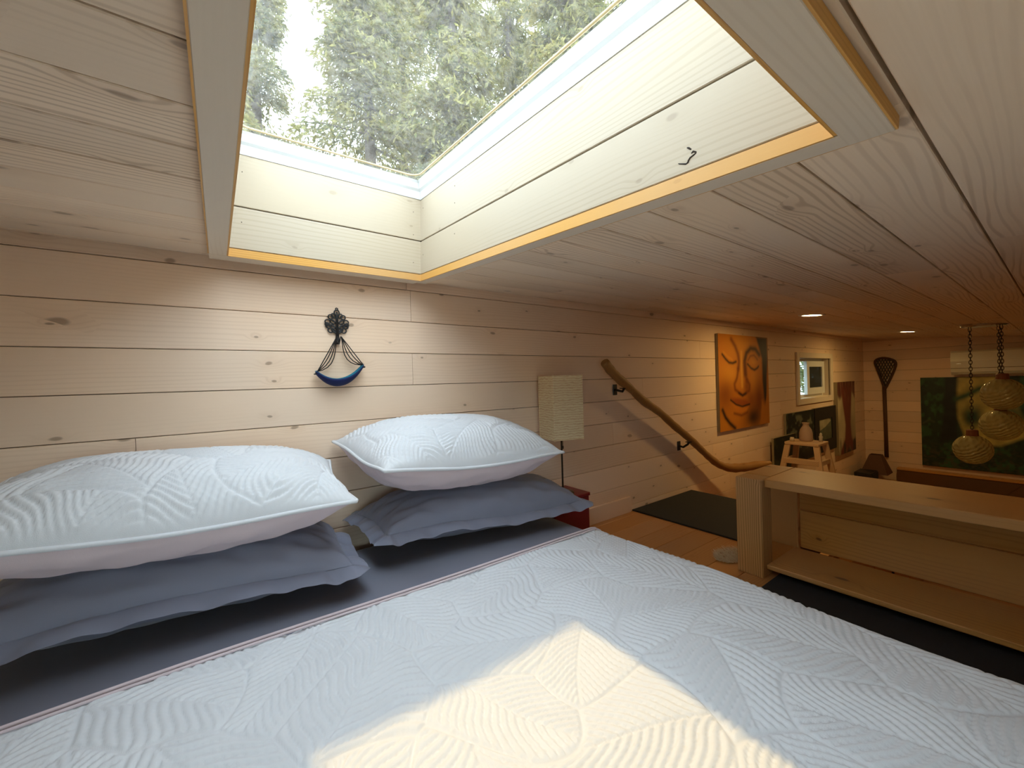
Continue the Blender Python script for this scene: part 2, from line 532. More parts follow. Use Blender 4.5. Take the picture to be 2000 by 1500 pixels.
# split dark knot on the right-hand shaft board
kn = MB()
for pts in ([(-1.214, .0296), (-1.216, .0283), (-1.2284, .0238), (-1.2316, .0249), (-1.2325, .0279), (-1.2354, .0314), (-1.2416, .0336), (-1.2453, .0355), (-1.2459, .0373)],
            [(-1.229, .0501), (-1.2318, .0485), (-1.2366, .0442)], [(-1.2374, .0373), (-1.2399, .04), (-1.2454, .0368)]):
    rr_ = [.0005+.0011*math.sin(PI*(i+.5)/len(pts)) for i in range(len(pts))]
    kn.tube([(HX1, y_, z_) for y_, z_ in pts], rr_, 6)
kn.build('bark_knot', M_BARKK, sky, smooth=True)
# nail heads in the shaft and trim boards
nl = [(HX1, -.40, .20), (HX1, -.40, .10), (HX1, -.40, .255), (HX1, -.145, .255), (HX1, -.145, .08)]
for x_, y_, z_ in nl:
    MB().box(x_-.0008, x_+.0008, y_-.0012, y_+.0012, z_-.0012, z_+.0012).build('nail', M_BARKK, sky)
for x_, z_ in ((.075, .24), (.62, .24), (.62, .155), (.07, .09), (.62, .05)):
    MB().box(x_-.0012, x_+.0012, HY1-.0008, HY1+.0008, z_-.0012, z_+.0012).build('nail', M_BARKK, sky)
M_BEAD = plain('amber_reflection', (.74, .58, .32), .5, .7, 60)
MB().tube(rim, .0036, 6, closed=True).build('rim_reflection', M_BEAD, sky, smooth=True)  # bead colour stands in for the rim reflection
# dome: bulged clear acrylic sheet
N = NT('dusty_clear_acrylic')
tc = N.n('ShaderNodeTexCoord').outputs['Object']
dz = N.n('ShaderNodeTexNoise', {'Vector': tc, 'Scale': 55.0, 'Detail': 4.0, 'Roughness': .6}).outputs[0]
tr = N.n('ShaderNodeBsdfTransparent', {0: (.93, .97, .95, 1)})
gl = N.n('ShaderNodeBsdfGlossy', {'Color': (1, 1, 1, 1), 'Roughness': .06})
fr = N.n('ShaderNodeLayerWeight', {0: .5})
m1 = N.n('ShaderNodeMixShader', {0: N.math('MULTIPLY_ADD', N.math('POWER', fr.outputs['Facing'], 5.0), .6, .03), 1: tr.outputs[0], 2: gl.outputs[0]})
tl = N.n('ShaderNodeBsdfTranslucent', {'Color': (.85, .85, .80, 1)})
m2 = N.n('ShaderNodeMixShader', {0: N.ramp(dz, .3, .75, .03, .09), 1: m1.outputs[0], 2: tl.outputs[0]})
N.t.links.new(m2.outputs[0], N.out.inputs[0])
M_DOME = N.m
nu, nv = 33, 61
uu, vv = np.meshgrid(np.linspace(-1, 1, nu), np.linspace(-1, 1, nv), indexing='ij')
hx, hy = (HX1-HX0)/2+.018, (HY1-HY0)/2+.018
zz = .359 + .13*((1-np.abs(uu)**4)*(1-np.abs(vv)**6))**.6
dv = np.stack([(HX0+HX1)/2+uu*hx, (HY0+HY1)/2+vv*hy, zz], -1).reshape(-1, 3)
link('dome_pane', np_mesh('dome_pane', dv, grid_quads(nu, nv)), M_DOME, sky)

# ------------------------------------------------------------------ small side window
win = put(empty('window_2', (WIN[0], WY, WIN[2])), 'small deep-set white window beside the orange face painting', kind='structure')
wl = Matrix.Translation((-WIN[0], -WY, -WIN[2]))
x0, x1, z0, z1 = WIN
for (a0, a1, b0, b1) in ((x0-.065, x0, z0-.06, z1+.055), (x1, x1+.065, z0-.06, z1+.055), (x0, x1, z1, z1+.055), (x0, x1, z0-.06, z0)):
    MB().box(a0, a1, WY-.016, WY, b0, b1, .002).build('casing_board', M_TRIM, win, wl)
for (a0, a1, b0, b1) in ((x0-.012, x0, z0, z1), (x1, x1+.012, z0, z1), (x0, x1, z1, z1+.012), (x0, x1, z0-.012, z0)):
    MB().box(a0, a1, WY, WY+.15, b0, b1).build('jamb_board', M_TRIM, win, wl)
fr_ = MB()
yw0, yw1 = WY+.07, WY+.12
fr_.box(x0, x0+.03, yw0, yw1, z0, z1).box(x1-.03, x1, yw0, yw1, z0, z1).box(x0+.03, x1-.03, yw0, yw1, z0, z0+.03).box(x0+.03, x1-.03, yw0, yw1, z1-.03, z1)
fr_.build('frame', M_WHITE, win, wl)
sx0, sx1 = x0+.36, x1-.03
sa = MB().box(sx0, sx0+.07, yw0-.03, yw0, z0+.03, z1-.03).box(sx1-.07, sx1, yw0-.03, yw0, z0+.03, z1-.03).box(sx0+.07, sx1-.07, yw0-.03, yw0, z0+.03, z0+.10).box(sx0+.07, sx1-.07, yw0-.03, yw0, z1-.09, z1-.03)
sash = sa.build('sash', M_WHITE, win, wl)
N = NT('window_glass')
tr = N.n('ShaderNodeBsdfTransparent', {0: (.80, .88, .86, 1)})
gl = N.n('ShaderNodeBsdfGlossy', {'Roughness': .02})
m1 = N.n('ShaderNodeMixShader', {0: N.math('MULTIPLY_ADD', N.math('POWER', N.n('ShaderNodeLayerWeight', {0: .5}).outputs['Facing'], 5.0), .7, .04), 1: tr.outputs[0], 2: gl.outputs[0]})
N.t.links.new(m1.outputs[0], N.out.inputs[0])
M_GLASS = N.m
N = NT('grey_insect_screen')
tr = N.n('ShaderNodeBsdfTransparent', {0: (.22, .24, .24, 1)})
df = N.n('ShaderNodeBsdfDiffuse', {0: (.06, .06, .055, 1)})
m1 = N.n('ShaderNodeMixShader', {0: .65, 1: tr.outputs[0], 2: df.outputs[0]})
N.t.links.new(m1.outputs[0], N.out.inputs[0])
MB().box(sx0+.07, sx1-.07, yw0-.018, yw0-.012, z0+.10, z1-.09).build('screen_pane', N.m, sash)
MB().box(x0+.03, x1-.03, yw0+.02, yw0+.026, z0+.03, z1-.03).build('pane', M_GLASS, win, wl)
MB().box(x0+.10, x0+.115, yw0-.02, yw0, -.09, -.02).build('latch', M_BLACK, win, wl)


# unseen window added across from the headboard to brighten wall and pillows
w3 = put(empty('fill_window', (0, YF, WINF[2])), 'unseen white framed window added for fill light across from the headboard wall', kind='structure')
wl = Matrix.Translation((0, -YF, -WINF[2]))
x0, x1, z0, z1 = WINF
for (a0, a1, b0, b1) in ((x0-.06, x0, z0-.06, z1+.06), (x1, x1+.06, z0-.06, z1+.06), (x0, x1, z1, z1+.06), (x0, x1, z0-.06, z0)):
    MB().box(a0, a1, YF, YF+.014, b0, b1, .002).build('casing_board', M_TRIM, w3, wl)
fr_ = MB().box(x0, x0+.03, YF-.13, YF-.07, z0, z1).box(x1-.03, x1, YF-.13, YF-.07, z0, z1).box(x0+.03, x1-.03, YF-.13, YF-.07, z0, z0+.03).box(x0+.03, x1-.03, YF-.13, YF-.07, z1-.03, z1)
fr_.build('frame', M_WHITE, w3, wl)
MB().box((x0+x1)/2-.015, (x0+x1)/2+.015, YF-.12, YF-.08, z0+.03, z1-.03).build('mullion', M_WHITE, w3, wl)
MB().box(x0+.03, x1-.03, YF-.104, YF-.098, z0+.03, z1-.03).build('pane', M_GLASS, w3, wl)

# ------------------------------------------------------------------ bed: mattress, quilt, pillows
BZ = -.57                                  # top of the bedding
BX0, BX1, BY0, BY1 = -.58, 1.195, -.48, 1.565


def rounded_slab(x0, x1, y0, y1, z0, z1, r, n=6):
    """box with rounded top edges and corners, as stacked loops"""
    loops = []
    for q in range(n+1):
        a = PI/2*q/n
        loops.append((r*(1-math.cos(a)), z1-r+r*math.sin(a)))
    loops = [(.0, z0)] + loops
    vs, fs = [], []
    m = 0
    for ins, z in loops:
        ring = []
        rr = .06
        for cx, cy, a0 in ((x1-rr, y1-rr, 0), (x0+rr, y1-rr, 90), (x0+rr, y0+rr, 180), (x1-rr, y0+rr, 270)):
            for k in range(6):
                a = R(a0+k*18)
                ring.append((cx+(rr-ins)*math.cos(a), cy+(rr-ins)*math.sin(a), z))
        m = len(ring)
        vs += ring
    for i in range(len(loops)-1):
        for k in range(m):
            l = (k+1) % m
            fs.append((i*m+k, i*m+l, (i+1)*m+l, (i+1)*m+k))
    fs.append(tuple((len(loops)-1)*m+k for k in range(m)))
    fs.append(tuple(range(m))[::-1])
    return MB().add(vs, fs)


put(rounded_slab(BX0+.015, BX1-.005, BY0+.02, BY1, ZF, BZ-.024, .05).build('mattress', M_SHEET, smooth=True),
    'low mattress in a dark slate sheet, bare at the pillow end', 'mattress')

# quilted leaf stitching as a height field over the cloth
rng = np.random.default_rng(11)
leaves = []
for i in range(-3, 11):
    for j in range(-3, 12):
        leaves.append((i*.25+.125*(j % 2)+rng.uniform(-.05, .05), j*.19+rng.uniform(-.04, .04), rng.uniform(-.5, .5)+(.9 if (i+j) % 2 else 2.3)+(PI if rng.random() < .4 else 0), rng.uniform(.40, .52), rng.uniform(.23, .30), rng.uniform(.019, .027)))
leaves = np.array(leaves)


def quilting(px, py):
    """returns height (metres, <= 0 along the stitches)"""
    shp = px.shape
    px = px.ravel() + .006*np.sin(py.ravel()*23+1.3) ; py = py.ravel() + .006*np.sin(px*19)
    best = np.full(px.shape, 1e9); second = np.full(px.shape, 1e9); which = np.zeros(px.shape, np.int32)
    for n_, (cx, cy, an, ln, wd, sp) in enumerate(leaves):
        sel = np.nonzero((np.abs(px-cx) < .42) & (np.abs(py-cy) < .42))[0]
        if len(sel) == 0: continue
        dx, dy = px[sel]-cx, py[sel]-cy
        a = dx*math.cos(an)+dy*math.sin(an); b = -dx*math.sin(an)+dy*math.cos(an)
        m = (2*a/ln)**2+(2*b/wd)**2
        bs, sc = best[sel], second[sel]
        up_ = m < bs
        second[sel] = np.where(up_, bs, np.minimum(sc, m))
        best[sel] = np.where(up_, m, bs)
        w_ = which[sel]; w_[up_] = n_; which[sel] = w_
    L = leaves[which]
    dx, dy = px-L[:, 0], py-L[:, 1]
    c, s_ = np.cos(L[:, 2]), np.sin(L[:, 2])
    a = dx*c+dy*s_; b = -dx*s_+dy*c
    ab = np.abs(b)
    ph = (a - 1.35*ab + 3.2*ab**2 + .006*np.sin(ab*60+a*20))/L[:, 5]
    fr = np.abs(ph-np.round(ph))*L[:, 5]*.62          # metres to the nearest vein
    dash = .62+.38*np.sin(ab*2*PI/.0085)
    d1 = np.exp(-(fr/.0028)**2)*dash
    d2 = np.exp(-(ab/.003)**2)*(.62+.38*np.sin(a*2*PI/.0085))
    edge = (np.sqrt(second)-np.sqrt(best))*.07
    d3 = np.exp(-(edge/.0032)**2)
    puff = -.55*np.exp(-(np.minimum(np.minimum(fr, ab), edge)/.0062)**2)
    h = -np.maximum(np.maximum(d1, d2), d3)
    return (h*.0040+puff*.0036).reshape(shp)


# quilt: flat on the bed, rolling down over both sides and the foot
step = .003
QY1 = 1.083
sxs = np.arange(BX0-.26, BX1+.26, step)
sys_ = np.arange(BY0-.02, QY1+.0001, step)
S, T = np.meshgrid(sxs, sys_, indexing='ij')
rr = .055
def fold(s, lo, hi):
    """arc-length coordinate across the bed -> (x, drop)"""
    x = s.copy(); dz = np.zeros_like(s)
    for sign, e_ in ((1, hi), (-1, lo)):
        over = sign*(s-e_)+rr*.0
        st = over+rr*(PI/2-1)+rr*.43
        a = np.clip((sign*(s-(e_-sign*rr)))/rr, 0, PI/2)
        on = sign*(s-(e_-sign*rr)) > 0
        ext = np.maximum(sign*(s-(e_-sign*rr))-rr*PI/2, 0)
        x = np.where(on, e_-sign*rr+sign*rr*np.sin(a), x)
        dz = np.where(on, -(rr*(1-np.cos(a)))-ext, dz)
    return x, dz
QX, DZ = fold(S, BX0, BX1)
hq = quilting(S, T)
und = .0035*np.sin(S*5.1+T*2.3)+.003*np.sin(T*7.7-S*3.1)+.002*np.sin(S*13+T*9)
edge_lift = -.004*np.exp(-((QY1-T)/.012)**2)
flat = (DZ > -.02)
QZ = BZ+DZ+np.where(flat, hq+und+edge_lift, 0)
nx_ = np.where(S > BX1-rr, 1.0, 0)-np.where(S < BX0+rr, 1.0, 0)
QX = QX+np.where(flat, 0, nx_*(hq+.006*np.sin(T*21)*np.clip(-DZ*4, 0, 1)))
QYw = T+.004*np.sin(S*4.0+.5)*np.clip((T-.8)/.3, 0, 1)
QZ = np.maximum(QZ, ZF+.004)
quilt = empty('quilt', (0.39, .3, BZ), 'white leaf-stitched quilt spread over the bed in the sun patch', 'quilt')
iq = Matrix.Translation((-.39, -.3, -BZ))
link('quilt_top', np_mesh('quilt_top', np.stack([QX, QYw, QZ], -1).reshape(-1, 3), grid_quads(*S.shape)), M_QUILT, quilt, iq)
for dy, rad in ((.0015, .0042), (-.013, .0030)):
    pts = []
    for s_ in np.arange(BX0-.02, BX1+.10, .02):
        xx, dd = fold(np.array([s_]), BX0, BX1)
        t = QY1+dy
        pts.append((float(xx[0]), t+.004*math.sin(s_*4+.5), BZ+float(dd[0])+.0035*math.sin(s_*5.1+t*2.3)+.003*math.sin(t*7.7-s_*3.1)+.0005))
    MB().tube(pts, rad, 8).build('binding', M_PBACK, quilt, iq, smooth=True)


def pillow(name, label, FL, FR, BL, ttop, tbot, kind, seed, nu=70, nv=46, group=None):
    """FL, FR, BL: seam corners in world space (front left, front right, back left)"""
    FL, FR, BL = (np.array(p, float) for p in (FL, FR, BL))
    eu, ev = FR-FL, BL-FL
    nrm = np.cross(eu, ev); nrm /= np.linalg.norm(nrm)
    ctr = FL+eu/2+ev/2
    g = np.random.default_rng(seed)
    k = g.uniform(0, 6, 8)
    t_ = empty(name, tuple(ctr), label, 'pillow', group)
    W, Dp = np.linalg.norm(eu), np.linalg.norm(ev)
    nu2, nv2 = (nu, nv) if kind != 'quilted' else (int(W/.0032), int(Dp*1.25/.0032))

    def surf(nu, nv, sign, thick, inset, quilted=False):
        a = np.sin(np.linspace(-1, 1, nu)*PI/2*.999)*.5+np.linspace(-1, 1, nu)*.5
        b = np.sin(np.linspace(-1, 1, nv)*PI/2*.999)*.5+np.linspace(-1, 1, nv)*.5
        u, v = np.meshgrid(a, b, indexing='ij')
        pu = u*(1-inset*.045*(1-v**2)*np.abs(u)**3)
        pv = v*(1-inset*.075*(1-u**2)*np.abs(v)**3)
        body = np.clip((1-np.abs(u)**3.2)*(1-np.abs(v)**2.6), 0, 1)
        z = thick*body**.58
        # soft wrinkles radiating from the corners and edge
        z = z+body**.3*(1-body)*(.010*np.sin(u*9*abs(sign)+v*14+k[0])*np.sin(u*17+k[1]) + .006*np.sin(v*25+u*8+k[2]))*(.5 if quilted else 1.0)
        seam = .010*np.sin(u*3+k[3])*(np.abs(v)**3)+.006*np.sin(v*4+k[4])*np.abs(u)**3
        z = sign*np.maximum(z, 0)+seam
        if quilted:
            hgt = quilting(u*W/2+k[5]*.1+.4, v*Dp*.62+k[6]*.1+.5)
            z = z+hgt*1.5*np.clip(body*6, 0, 1)
        P = pu[..., None]*eu/2+pv[..., None]*ev/2+z[..., None]*nrm
        return P.reshape(-1, 3), u, v, P
    if kind == 'quilted':
        P, u, v, G = surf(nu2, nv2, 1, ttop, 1, True)
        link('quilted_front', np_mesh('quilted_front', P, grid_quads(nu2, nv2)), M_QUILT, t_)
        P2, _, _, _ = surf(nu, nv, -1, tbot, 1)
        link('plain_back', np_mesh('plain_back', P2, grid_quads(nu, nv)[:, ::-1]), M_PBACK, t_)
        ring = [G[i, 0] for i in range(0, nu2, 5)]+[G[-1, j] for j in range(0, nv2, 5)]+[G[i, -1] for i in range(nu2-1, -1, -5)]+[G[0, j] for j in range(nv2-1, -1, -5)]
        pts = [ring[0]]
        for p in ring[1:]:
            if np.linalg.norm(p-pts[-1]) > .006: pts.append(p)
        MB().tube([tuple(p) for p in pts], .0055, 8, closed=True).build('piping', M_QUILT, t_, smooth=True)
    else:
        P, u, v, G = surf(nu, nv, 1, ttop, .8)
        P2, _, _, _ = surf(nu, nv, -1, tbot, .8)
        vs = np.concatenate([P, P2])
        q = grid_quads(nu, nv)
        link('pillowcase', np_mesh('pillowcase', vs, np.concatenate([q, q[:, ::-1]+nu*nv])), M_SLATE, t_)
        # flat flange round the seam, gently rippled
        ring = [(G[i, 0], (eu*u[i, 0]/W*.15, -ev/Dp)) for i in range(nu)]+[(G[-1, j], (eu/W, ev*v[-1, j]/Dp*.15)) for j in range(nv)]+[(G[i, -1], (eu*u[i, -1]/W*.15, ev/Dp)) for i in range(nu-1, -1, -1)]+[(G[0, j], (-eu/W, ev*v[0, j]/Dp*.15)) for j in range(nv-1, -1, -1)]
        m = len(ring)
        vs, fs = [], []
        nr = 7
        for i, (p, (d1, d2)) in enumerate(ring):
            d = d1+d2
            for r_ in range(nr):
                f_ = r_/(nr-1)
                rip = (.006*math.sin(i*.55+k[5])+.005*math.sin(i*.23+k[6])+.003*math.sin(i*1.1+k[7]))*math.sin(f_*PI*.8)
                vs.append(p+d*(f_*.052-.006)+nrm*(rip-.018*f_**1.5))
        for i in range(m):
            j = (i+1) % m
            for r_ in range(nr-1):
                fs.append((i*nr+r_, i*nr+r_+1, j*nr+r_+1, j*nr+r_))
        link('flange', np_mesh('flange', np.array(vs), np.array(fs)), M_SLATE, t_)
    return t_


pillow('bed_pillow', 'slate grey flanged pillow under the white pillow nearest the paper lamp', (.425, 1.285, -.485), (1.225, 1.20, -.505), (.40, 1.56, -.47), .112, .075, 'flanged', 3)
pillow('bed_pillow', 'slate grey flanged pillow under the left white pillow, lowest at frame edge', (-.47, 1.235, -.475), (.295, 1.195, -.497), (-.45, 1.555, -.47), .110, .078, 'flanged', 5)
pillow('bed_pillow', 'white leaf-quilted pillow with piped edge, on top nearest the paper lamp', (.380, 1.165, -.262), (1.085, 1.165, -.296), (.330, 1.575, -.208), .135, .115, 'quilted', 8)
pillow('bed_pillow', 'white leaf-quilted pillow with piped edge, on top and cut by left frame edge', (-.47, 1.12, -.278), (.292, 1.125, -.318), (-.45, 1.55, -.235), .125, .110, 'quilted', 9)

# ------------------------------------------------------------------ console table at the loft edge
CX0, CX1, CYA, CYB = 1.745, 2.085, .825, -.62
ct = -.423                                                        # top surface
con = empty('console_table', (1.9, .1, ZF), 'open knotty pine console with square post standing at the loft edge', 'console')
ic = Matrix.Translation((-1.9, -.1, -ZF))
def cpart(name, x0, x1, y0, y1, z0, z1, mat, axis, c=.003):
    d = {'x': (x1-x0, y1-y0, z1-z0), 'y': (y1-y0, x1-x0, z1-z0), 'z': (z1-z0, y1-y0, x1-x0)}[axis]
    o = MB().box(0, d[0], 0, d[1], 0, d[2], c).build(name, mat, con)
    Mx = {'x': basis((1, 0, 0), (0, 1, 0), (0, 0, 1), (x0, y0, z0)), 'y': basis((0, 1, 0), (-1, 0, 0), (0, 0, 1), (x1, y0, z0)), 'z': basis((0, 0, 1), (0, 1, 0), (-1, 0, 0), (x1, y0, z0))}[axis]
    o.matrix_local = ic @ Mx
    return o
for ya in (CYA, CYB+.10):
    cpart('post', CX0, CX0+.09, ya-.10, ya, ZF, ct-.001, M_POST, 'z')
    cpart('back_leg', CX1-.030, CX1, ya-.115, ya-.005, ZF, ct-.034, M_CONS, 'z')
cpart('top_board', CX0+.09, CX1, CYA-.10, CYA, ct-.033, ct, M_CONS, 'y')
cpart('top_board', CX0+.025, CX1, CYB+.1, CYA-.10, ct-.033, ct, M_CONS, 'y')
cpart('shelf_board', CX0+.03, CX1-.032, CYB+.1, CYA-.10, -.790, -.771, M_CONS, 'y')
cpart('shelf_board', CX0+.09, CX1-.032, CYA-.10, CYA-.01, -.790, -.771, M_CONS, 'y')
cpart('back_board', CX1-.02, CX1-.001, CYB+.10, CYA-.12, -.771, -.605, M_CONS, 'y')
cpart('back_board', CX1-.02, CX1-.001, CYB+.10, CYA-.12, -.603, ct-.034, M_CONS, 'y')

# dark sheet put in as shade under the console, then the landing mat
put(MB().box(1.40, 2.045, -.60, .70, ZF, ZF+.006, .002).build('mat_and_shade_sheet', M_MAT_SHADE), 'dark sheet standing in for shade on the floor beneath the pine console', 'mat')
put(MB().box(2.05, 2.725, .82, WY-.003, ZF, ZF+.008, .003).build('mat_and_shade_sheet', M_MAT_SHADE), 'charcoal mat on the stair landing below the branch handrail', 'mat')
st = empty('staircase', (2.73, 1.2, ZLOW), 'wooden stairs dropping from the landing along the headboard wall', 'stairs')
for i in range(4):
    zt_ = ZF-.02-.215*(i+1)
    MB().box(.24*i, .24*i+.27, -.38, .38, zt_-.03-ZLOW, zt_-ZLOW).build('tread', M_CONS, st)
    MB().box(.24*i+.25, .24*i+.27, -.38, .38, max(zt_-.215-ZLOW, 0), zt_-.03-ZLOW).build('riser', M_CONS, st)
# scrap of sheepskin at the console post
v_, f_ = [], []
g = np.random.default_rng(4)
for i in range(1500):
    a, r_ = g.uniform(0, 2*PI), math.sqrt(g.uniform())
    x, y = 1.86+.10*r_*math.cos(a), .905+.06*r_*math.sin(a)
    d = g.normal(0, .012, 3); z = ZF+.004
    n0 = len(v_)
    v_ += [(x-.002, y, z), (x+.002, y+.001, z), (x+d[0], y+d[1], z+.007+abs(d[2])*.5)]
    f_.append((n0, n0+1, n0+2))
put(MB().add(v_, f_).build('fur_rug', plain('cream_fur', (.80, .72, .58), .9)), 'small cream fur rug by the console post', 'rug', kind='stuff')

# ------------------------------------------------------------------ nightstand and paper lamp
ns = empty('nightstand', (1.36, 1.49, ZF), 'low red nightstand tucked between bed and headboard wall', 'nightstand')
MB().box(-.12, .12, -.09, .09, .245, .262, .003).build('top', M_RED, ns)
MB().box(-.115, .115, -.085, .085, .03, .245, .003).build('body', M_RED, ns)
MB().box(.115, .121, -.075, .075, .12, .23, .002).build('drawer', M_RED, ns)
for sx in (-.095, .095):
    for sy in (-.065, .065):
        MB().box(sx-.015, sx+.015, sy-.015, sy+.015, 0, .03).build('foot', M_RED, ns)
N = NT('crinkled_rice_paper')
tc = N.n('ShaderNodeTexCoord').outputs['Object']
sp_ = N.n('ShaderNodeSeparateXYZ', {0: tc})
a = N.n('ShaderNodeTexNoise', {'Vector': N.n('ShaderNodeMapping', {0: tc, 3: (26, 26, 60)}).outputs[0], 'Scale': 1.0, 'Detail': 2.0}).outputs[0]
rdg = N.ramp(N.math('SINE', N.math('ADD', N.math('MULTIPLY', sp_.outputs[2], 540.0), N.math('MULTIPLY', a, 11.0))), -.9, .1)
c = N.mix(rdg, (.84, .64, .38), (.97, .83, .56))
b = N.n('ShaderNodeBsdfPrincipled', {'Base Color': c, 'Roughness': .8, 'Specular IOR Level': .2})
bu = N.n('ShaderNodeBump', {'Strength': .3, 'Distance': .002, 'Height': rdg})
N.t.links.new(bu.outputs[0], b.inputs['Normal'])
tl = N.n('ShaderNodeBsdfTranslucent', {'Color': c})
ms = N.n('ShaderNodeMixShader', {0: .35, 1: b.outputs[0], 2: tl.outputs[0]})
N.t.links.new(ms.outputs[0], N.out.inputs[0])
M_PAPER = N.m
lamp = empty('table_lamp', (1.365, 1.475, ZF+.262), 'slim lamp with a tall square crinkled paper shade beside the bed', 'lamp')
hs, zb, zt_ = .078, .273, .583
sv, sf = [], []
for q in range(2):
    for z in (zb, zt_):
        for cx, cy in ((-1, -1), (1, -1), (1, 1), (-1, 1)):
            k = hs-.003*q
            sv.append((cx*k, cy*k, z))
for i in range(4):
    j = (i+1) % 4
    sf += [(i, j, 4+j, 4+i), (8+j, 8+i, 12+i, 12+j), (i, 8+i, 8+j, j), (4+i, 4+j, 12+j, 12+i)]
sh = MB().add(sv, sf).build('shade', M_PAPER, lamp)
sh.matrix_local = Matrix.Rotation(R(-14), 4, 'Z')
for i in range(4):
    cx, cy = ((-1, -1), (1, -1), (1, 1), (-1, 1))[i]
    MB().box(cx*hs-.0025, cx*hs+.0025, cy*hs-.0025, cy*hs+.0025, zb-.001, zt_+.001).build('shade_rib', M_PAPER, lamp, Matrix.Rotation(R(-14), 4, 'Z'))
MB().tube([(0, 0, .012), (0, 0, zb+.12)], .0045, 8).tube([(-.07, 0, zb+.02), (.07, 0, zb+.02)], .002, 6).build('rod', M_ROD, lamp)
MB().lathe([(.055, 0), (.055, .008), (.02, .014), (.006, .02)], 20).build('base', M_ROD, lamp, smooth=True)
MB().tube([(.012, .004, zb+.01), (.013, .004, zb-.04)], .0012, 5).tube([(.013, .004, zb-.04), (.013, .004, zb-.055)], .003, 6).build('pull_chain', M_ROD, lamp)

# ------------------------------------------------------------------ handrail from a natural branch
hr = empty('handrail', (2.3, WY, -.3), 'natural crooked branch handrail on black brackets along the stairs', 'handrail')
ih = Matrix.Translation((-2.3, -WY, .3))
path = [(1.74, 1.51, .095), (1.80, 1.515, .045), (1.88, 1.52, -.005), (1.98, 1.52, -.065), (2.11, 1.53, -.142), (2.27, 1.525, -.225), (2.43, 1.53, -.322), (2.59, 1.53, -.415), (2.74, 1.53, -.512), (2.86, 1.525, -.592), (2.97, 1.515, -.655), (3.08, 1.49, -.692), (3.20, 1.45, -.700), (3.33, 1.40, -.695), (3.44, 1.36, -.690)]
rads = [.024, .027, .026, .023, .025, .0235, .024, .025, .0235, .025, .027, .031, .034, .031, .018]
# smooth the polyline
def smooth(pts, rad, n=4):
    P, Q = [], []
    for i in range(len(pts)-1):
        p0, p1, p2, p3 = (Vector(pts[max(0, min(len(pts)-1, j))]) for j in (i-1, i, i+1, i+2))
        for k in range(n):
            t = k/n
            P.append(.5*((2*p1)+(-p0+p2)*t+(2*p0-5*p1+4*p2-p3)*t*t+(-p0+3*p1-3*p2+p3)*t**3))
            Q.append(rad[i]*(1-t)+rad[i+1]*t)
    P.append(Vector(pts[-1])); Q.append(rad[-1])
    return P, Q
P, Q = smooth(path, rads, 5)
Q = [q*(1+.05*math.sin(i*1.9)+.04*math.sin(i*.7)) for i, q in enumerate(Q)]
MB().tube(P, Q, 14).build('branch_rail', M_BRANCH, hr, ih, smooth=True)
for bx, bz, rx, rz in ((1.925, -.065, 1.925, -.035), (2.585, -.48, 2.60, -.425)):
    b_ = MB().box(bx-.018, bx+.018, WY-.006, WY, bz-.032, bz+.032, .002)
    b_.tube([(bx, WY-.004, bz), (bx, WY-.035, bz-.006), (rx-.004, WY-.062, rz-.04), (rx, WY-.072, rz-.022)], .0075, 8)
    b_.box(rx-.028, rx+.028, WY-.086, WY-.060, rz-.024, rz-.019)
    b_.build('bracket', M_BLACK, hr, ih)

# ------------------------------------------------------------------ iron hook and doll-size hammock
HKX, HKZ = .362, .225
hk = empty('wall_hook', (HKX, WY, HKZ), 'black cast-iron wall hook in a leafy tree shape', 'hook')
pm = MB()
def loop(cx, cz, rx, rz, an, rad=.0024, n=14):
    pts = []
    for i in range(n):
        a = 2*PI*i/n
        x, z = rx*math.cos(a), rz*math.sin(a)
        pts.append((cx+x*math.cos(an)-z*math.sin(an), -.008, cz+x*math.sin(an)+z*math.cos(an)))
    pm.tube(pts, rad, 6, closed=True)
pm.tube([(0, -.008, -.035), (0, -.008, .045), (0, -.008, .056)], [.006, .0045, .003], 8)
loop(0, .052, .009, .011, 0); loop(0, .066, .004, .004, 0, .002)
for sgn in (-1, 1):
    for cx, cz, rx, rz, an in ((.012, .040, .006, .009, -.5), (.022, .036, .008, .008, 0), (.016, .018, .006, .010, -.9), (.032, .018, .009, .008, 0), (.017, .000, .006, .010, -1.0), (.030, .001, .009, .007, .2), (.012, -.016, .004, .009, -.9), (.023, -.014, .009, .008, .4), (.035, .008, .006, .006, 0)):
        loop(sgn*cx, cz, rx, rz, an*sgn)
    for z0 in (-.02, -.002, .018):
        pm.tube([(0, -.008, z0-.012), (sgn*.008, -.008, z0), (sgn*.02, -.008, z0+.008)], .0026, 6)
pm.build('filigree_plate', M_BLACK, hk, smooth=True)
hm = MB()
hm.tube([(0, -.008, -.02), (0, -.012, -.052), (0, -.026, -.062), (0, -.038, -.052), (0, -.040, -.044)], .0042, 8)
hm.tube([(0, -.006, -.03), (0, -.006, -.064)], [.006, .008], 8)
hm.build('hook', M_BLACK, hk, smooth=True)
hmk = empty('mini_hammock', (HKX, WY-.03, HKZ-.21), 'tiny blue fabric hammock hanging by black cords from the iron hook', 'hammock')
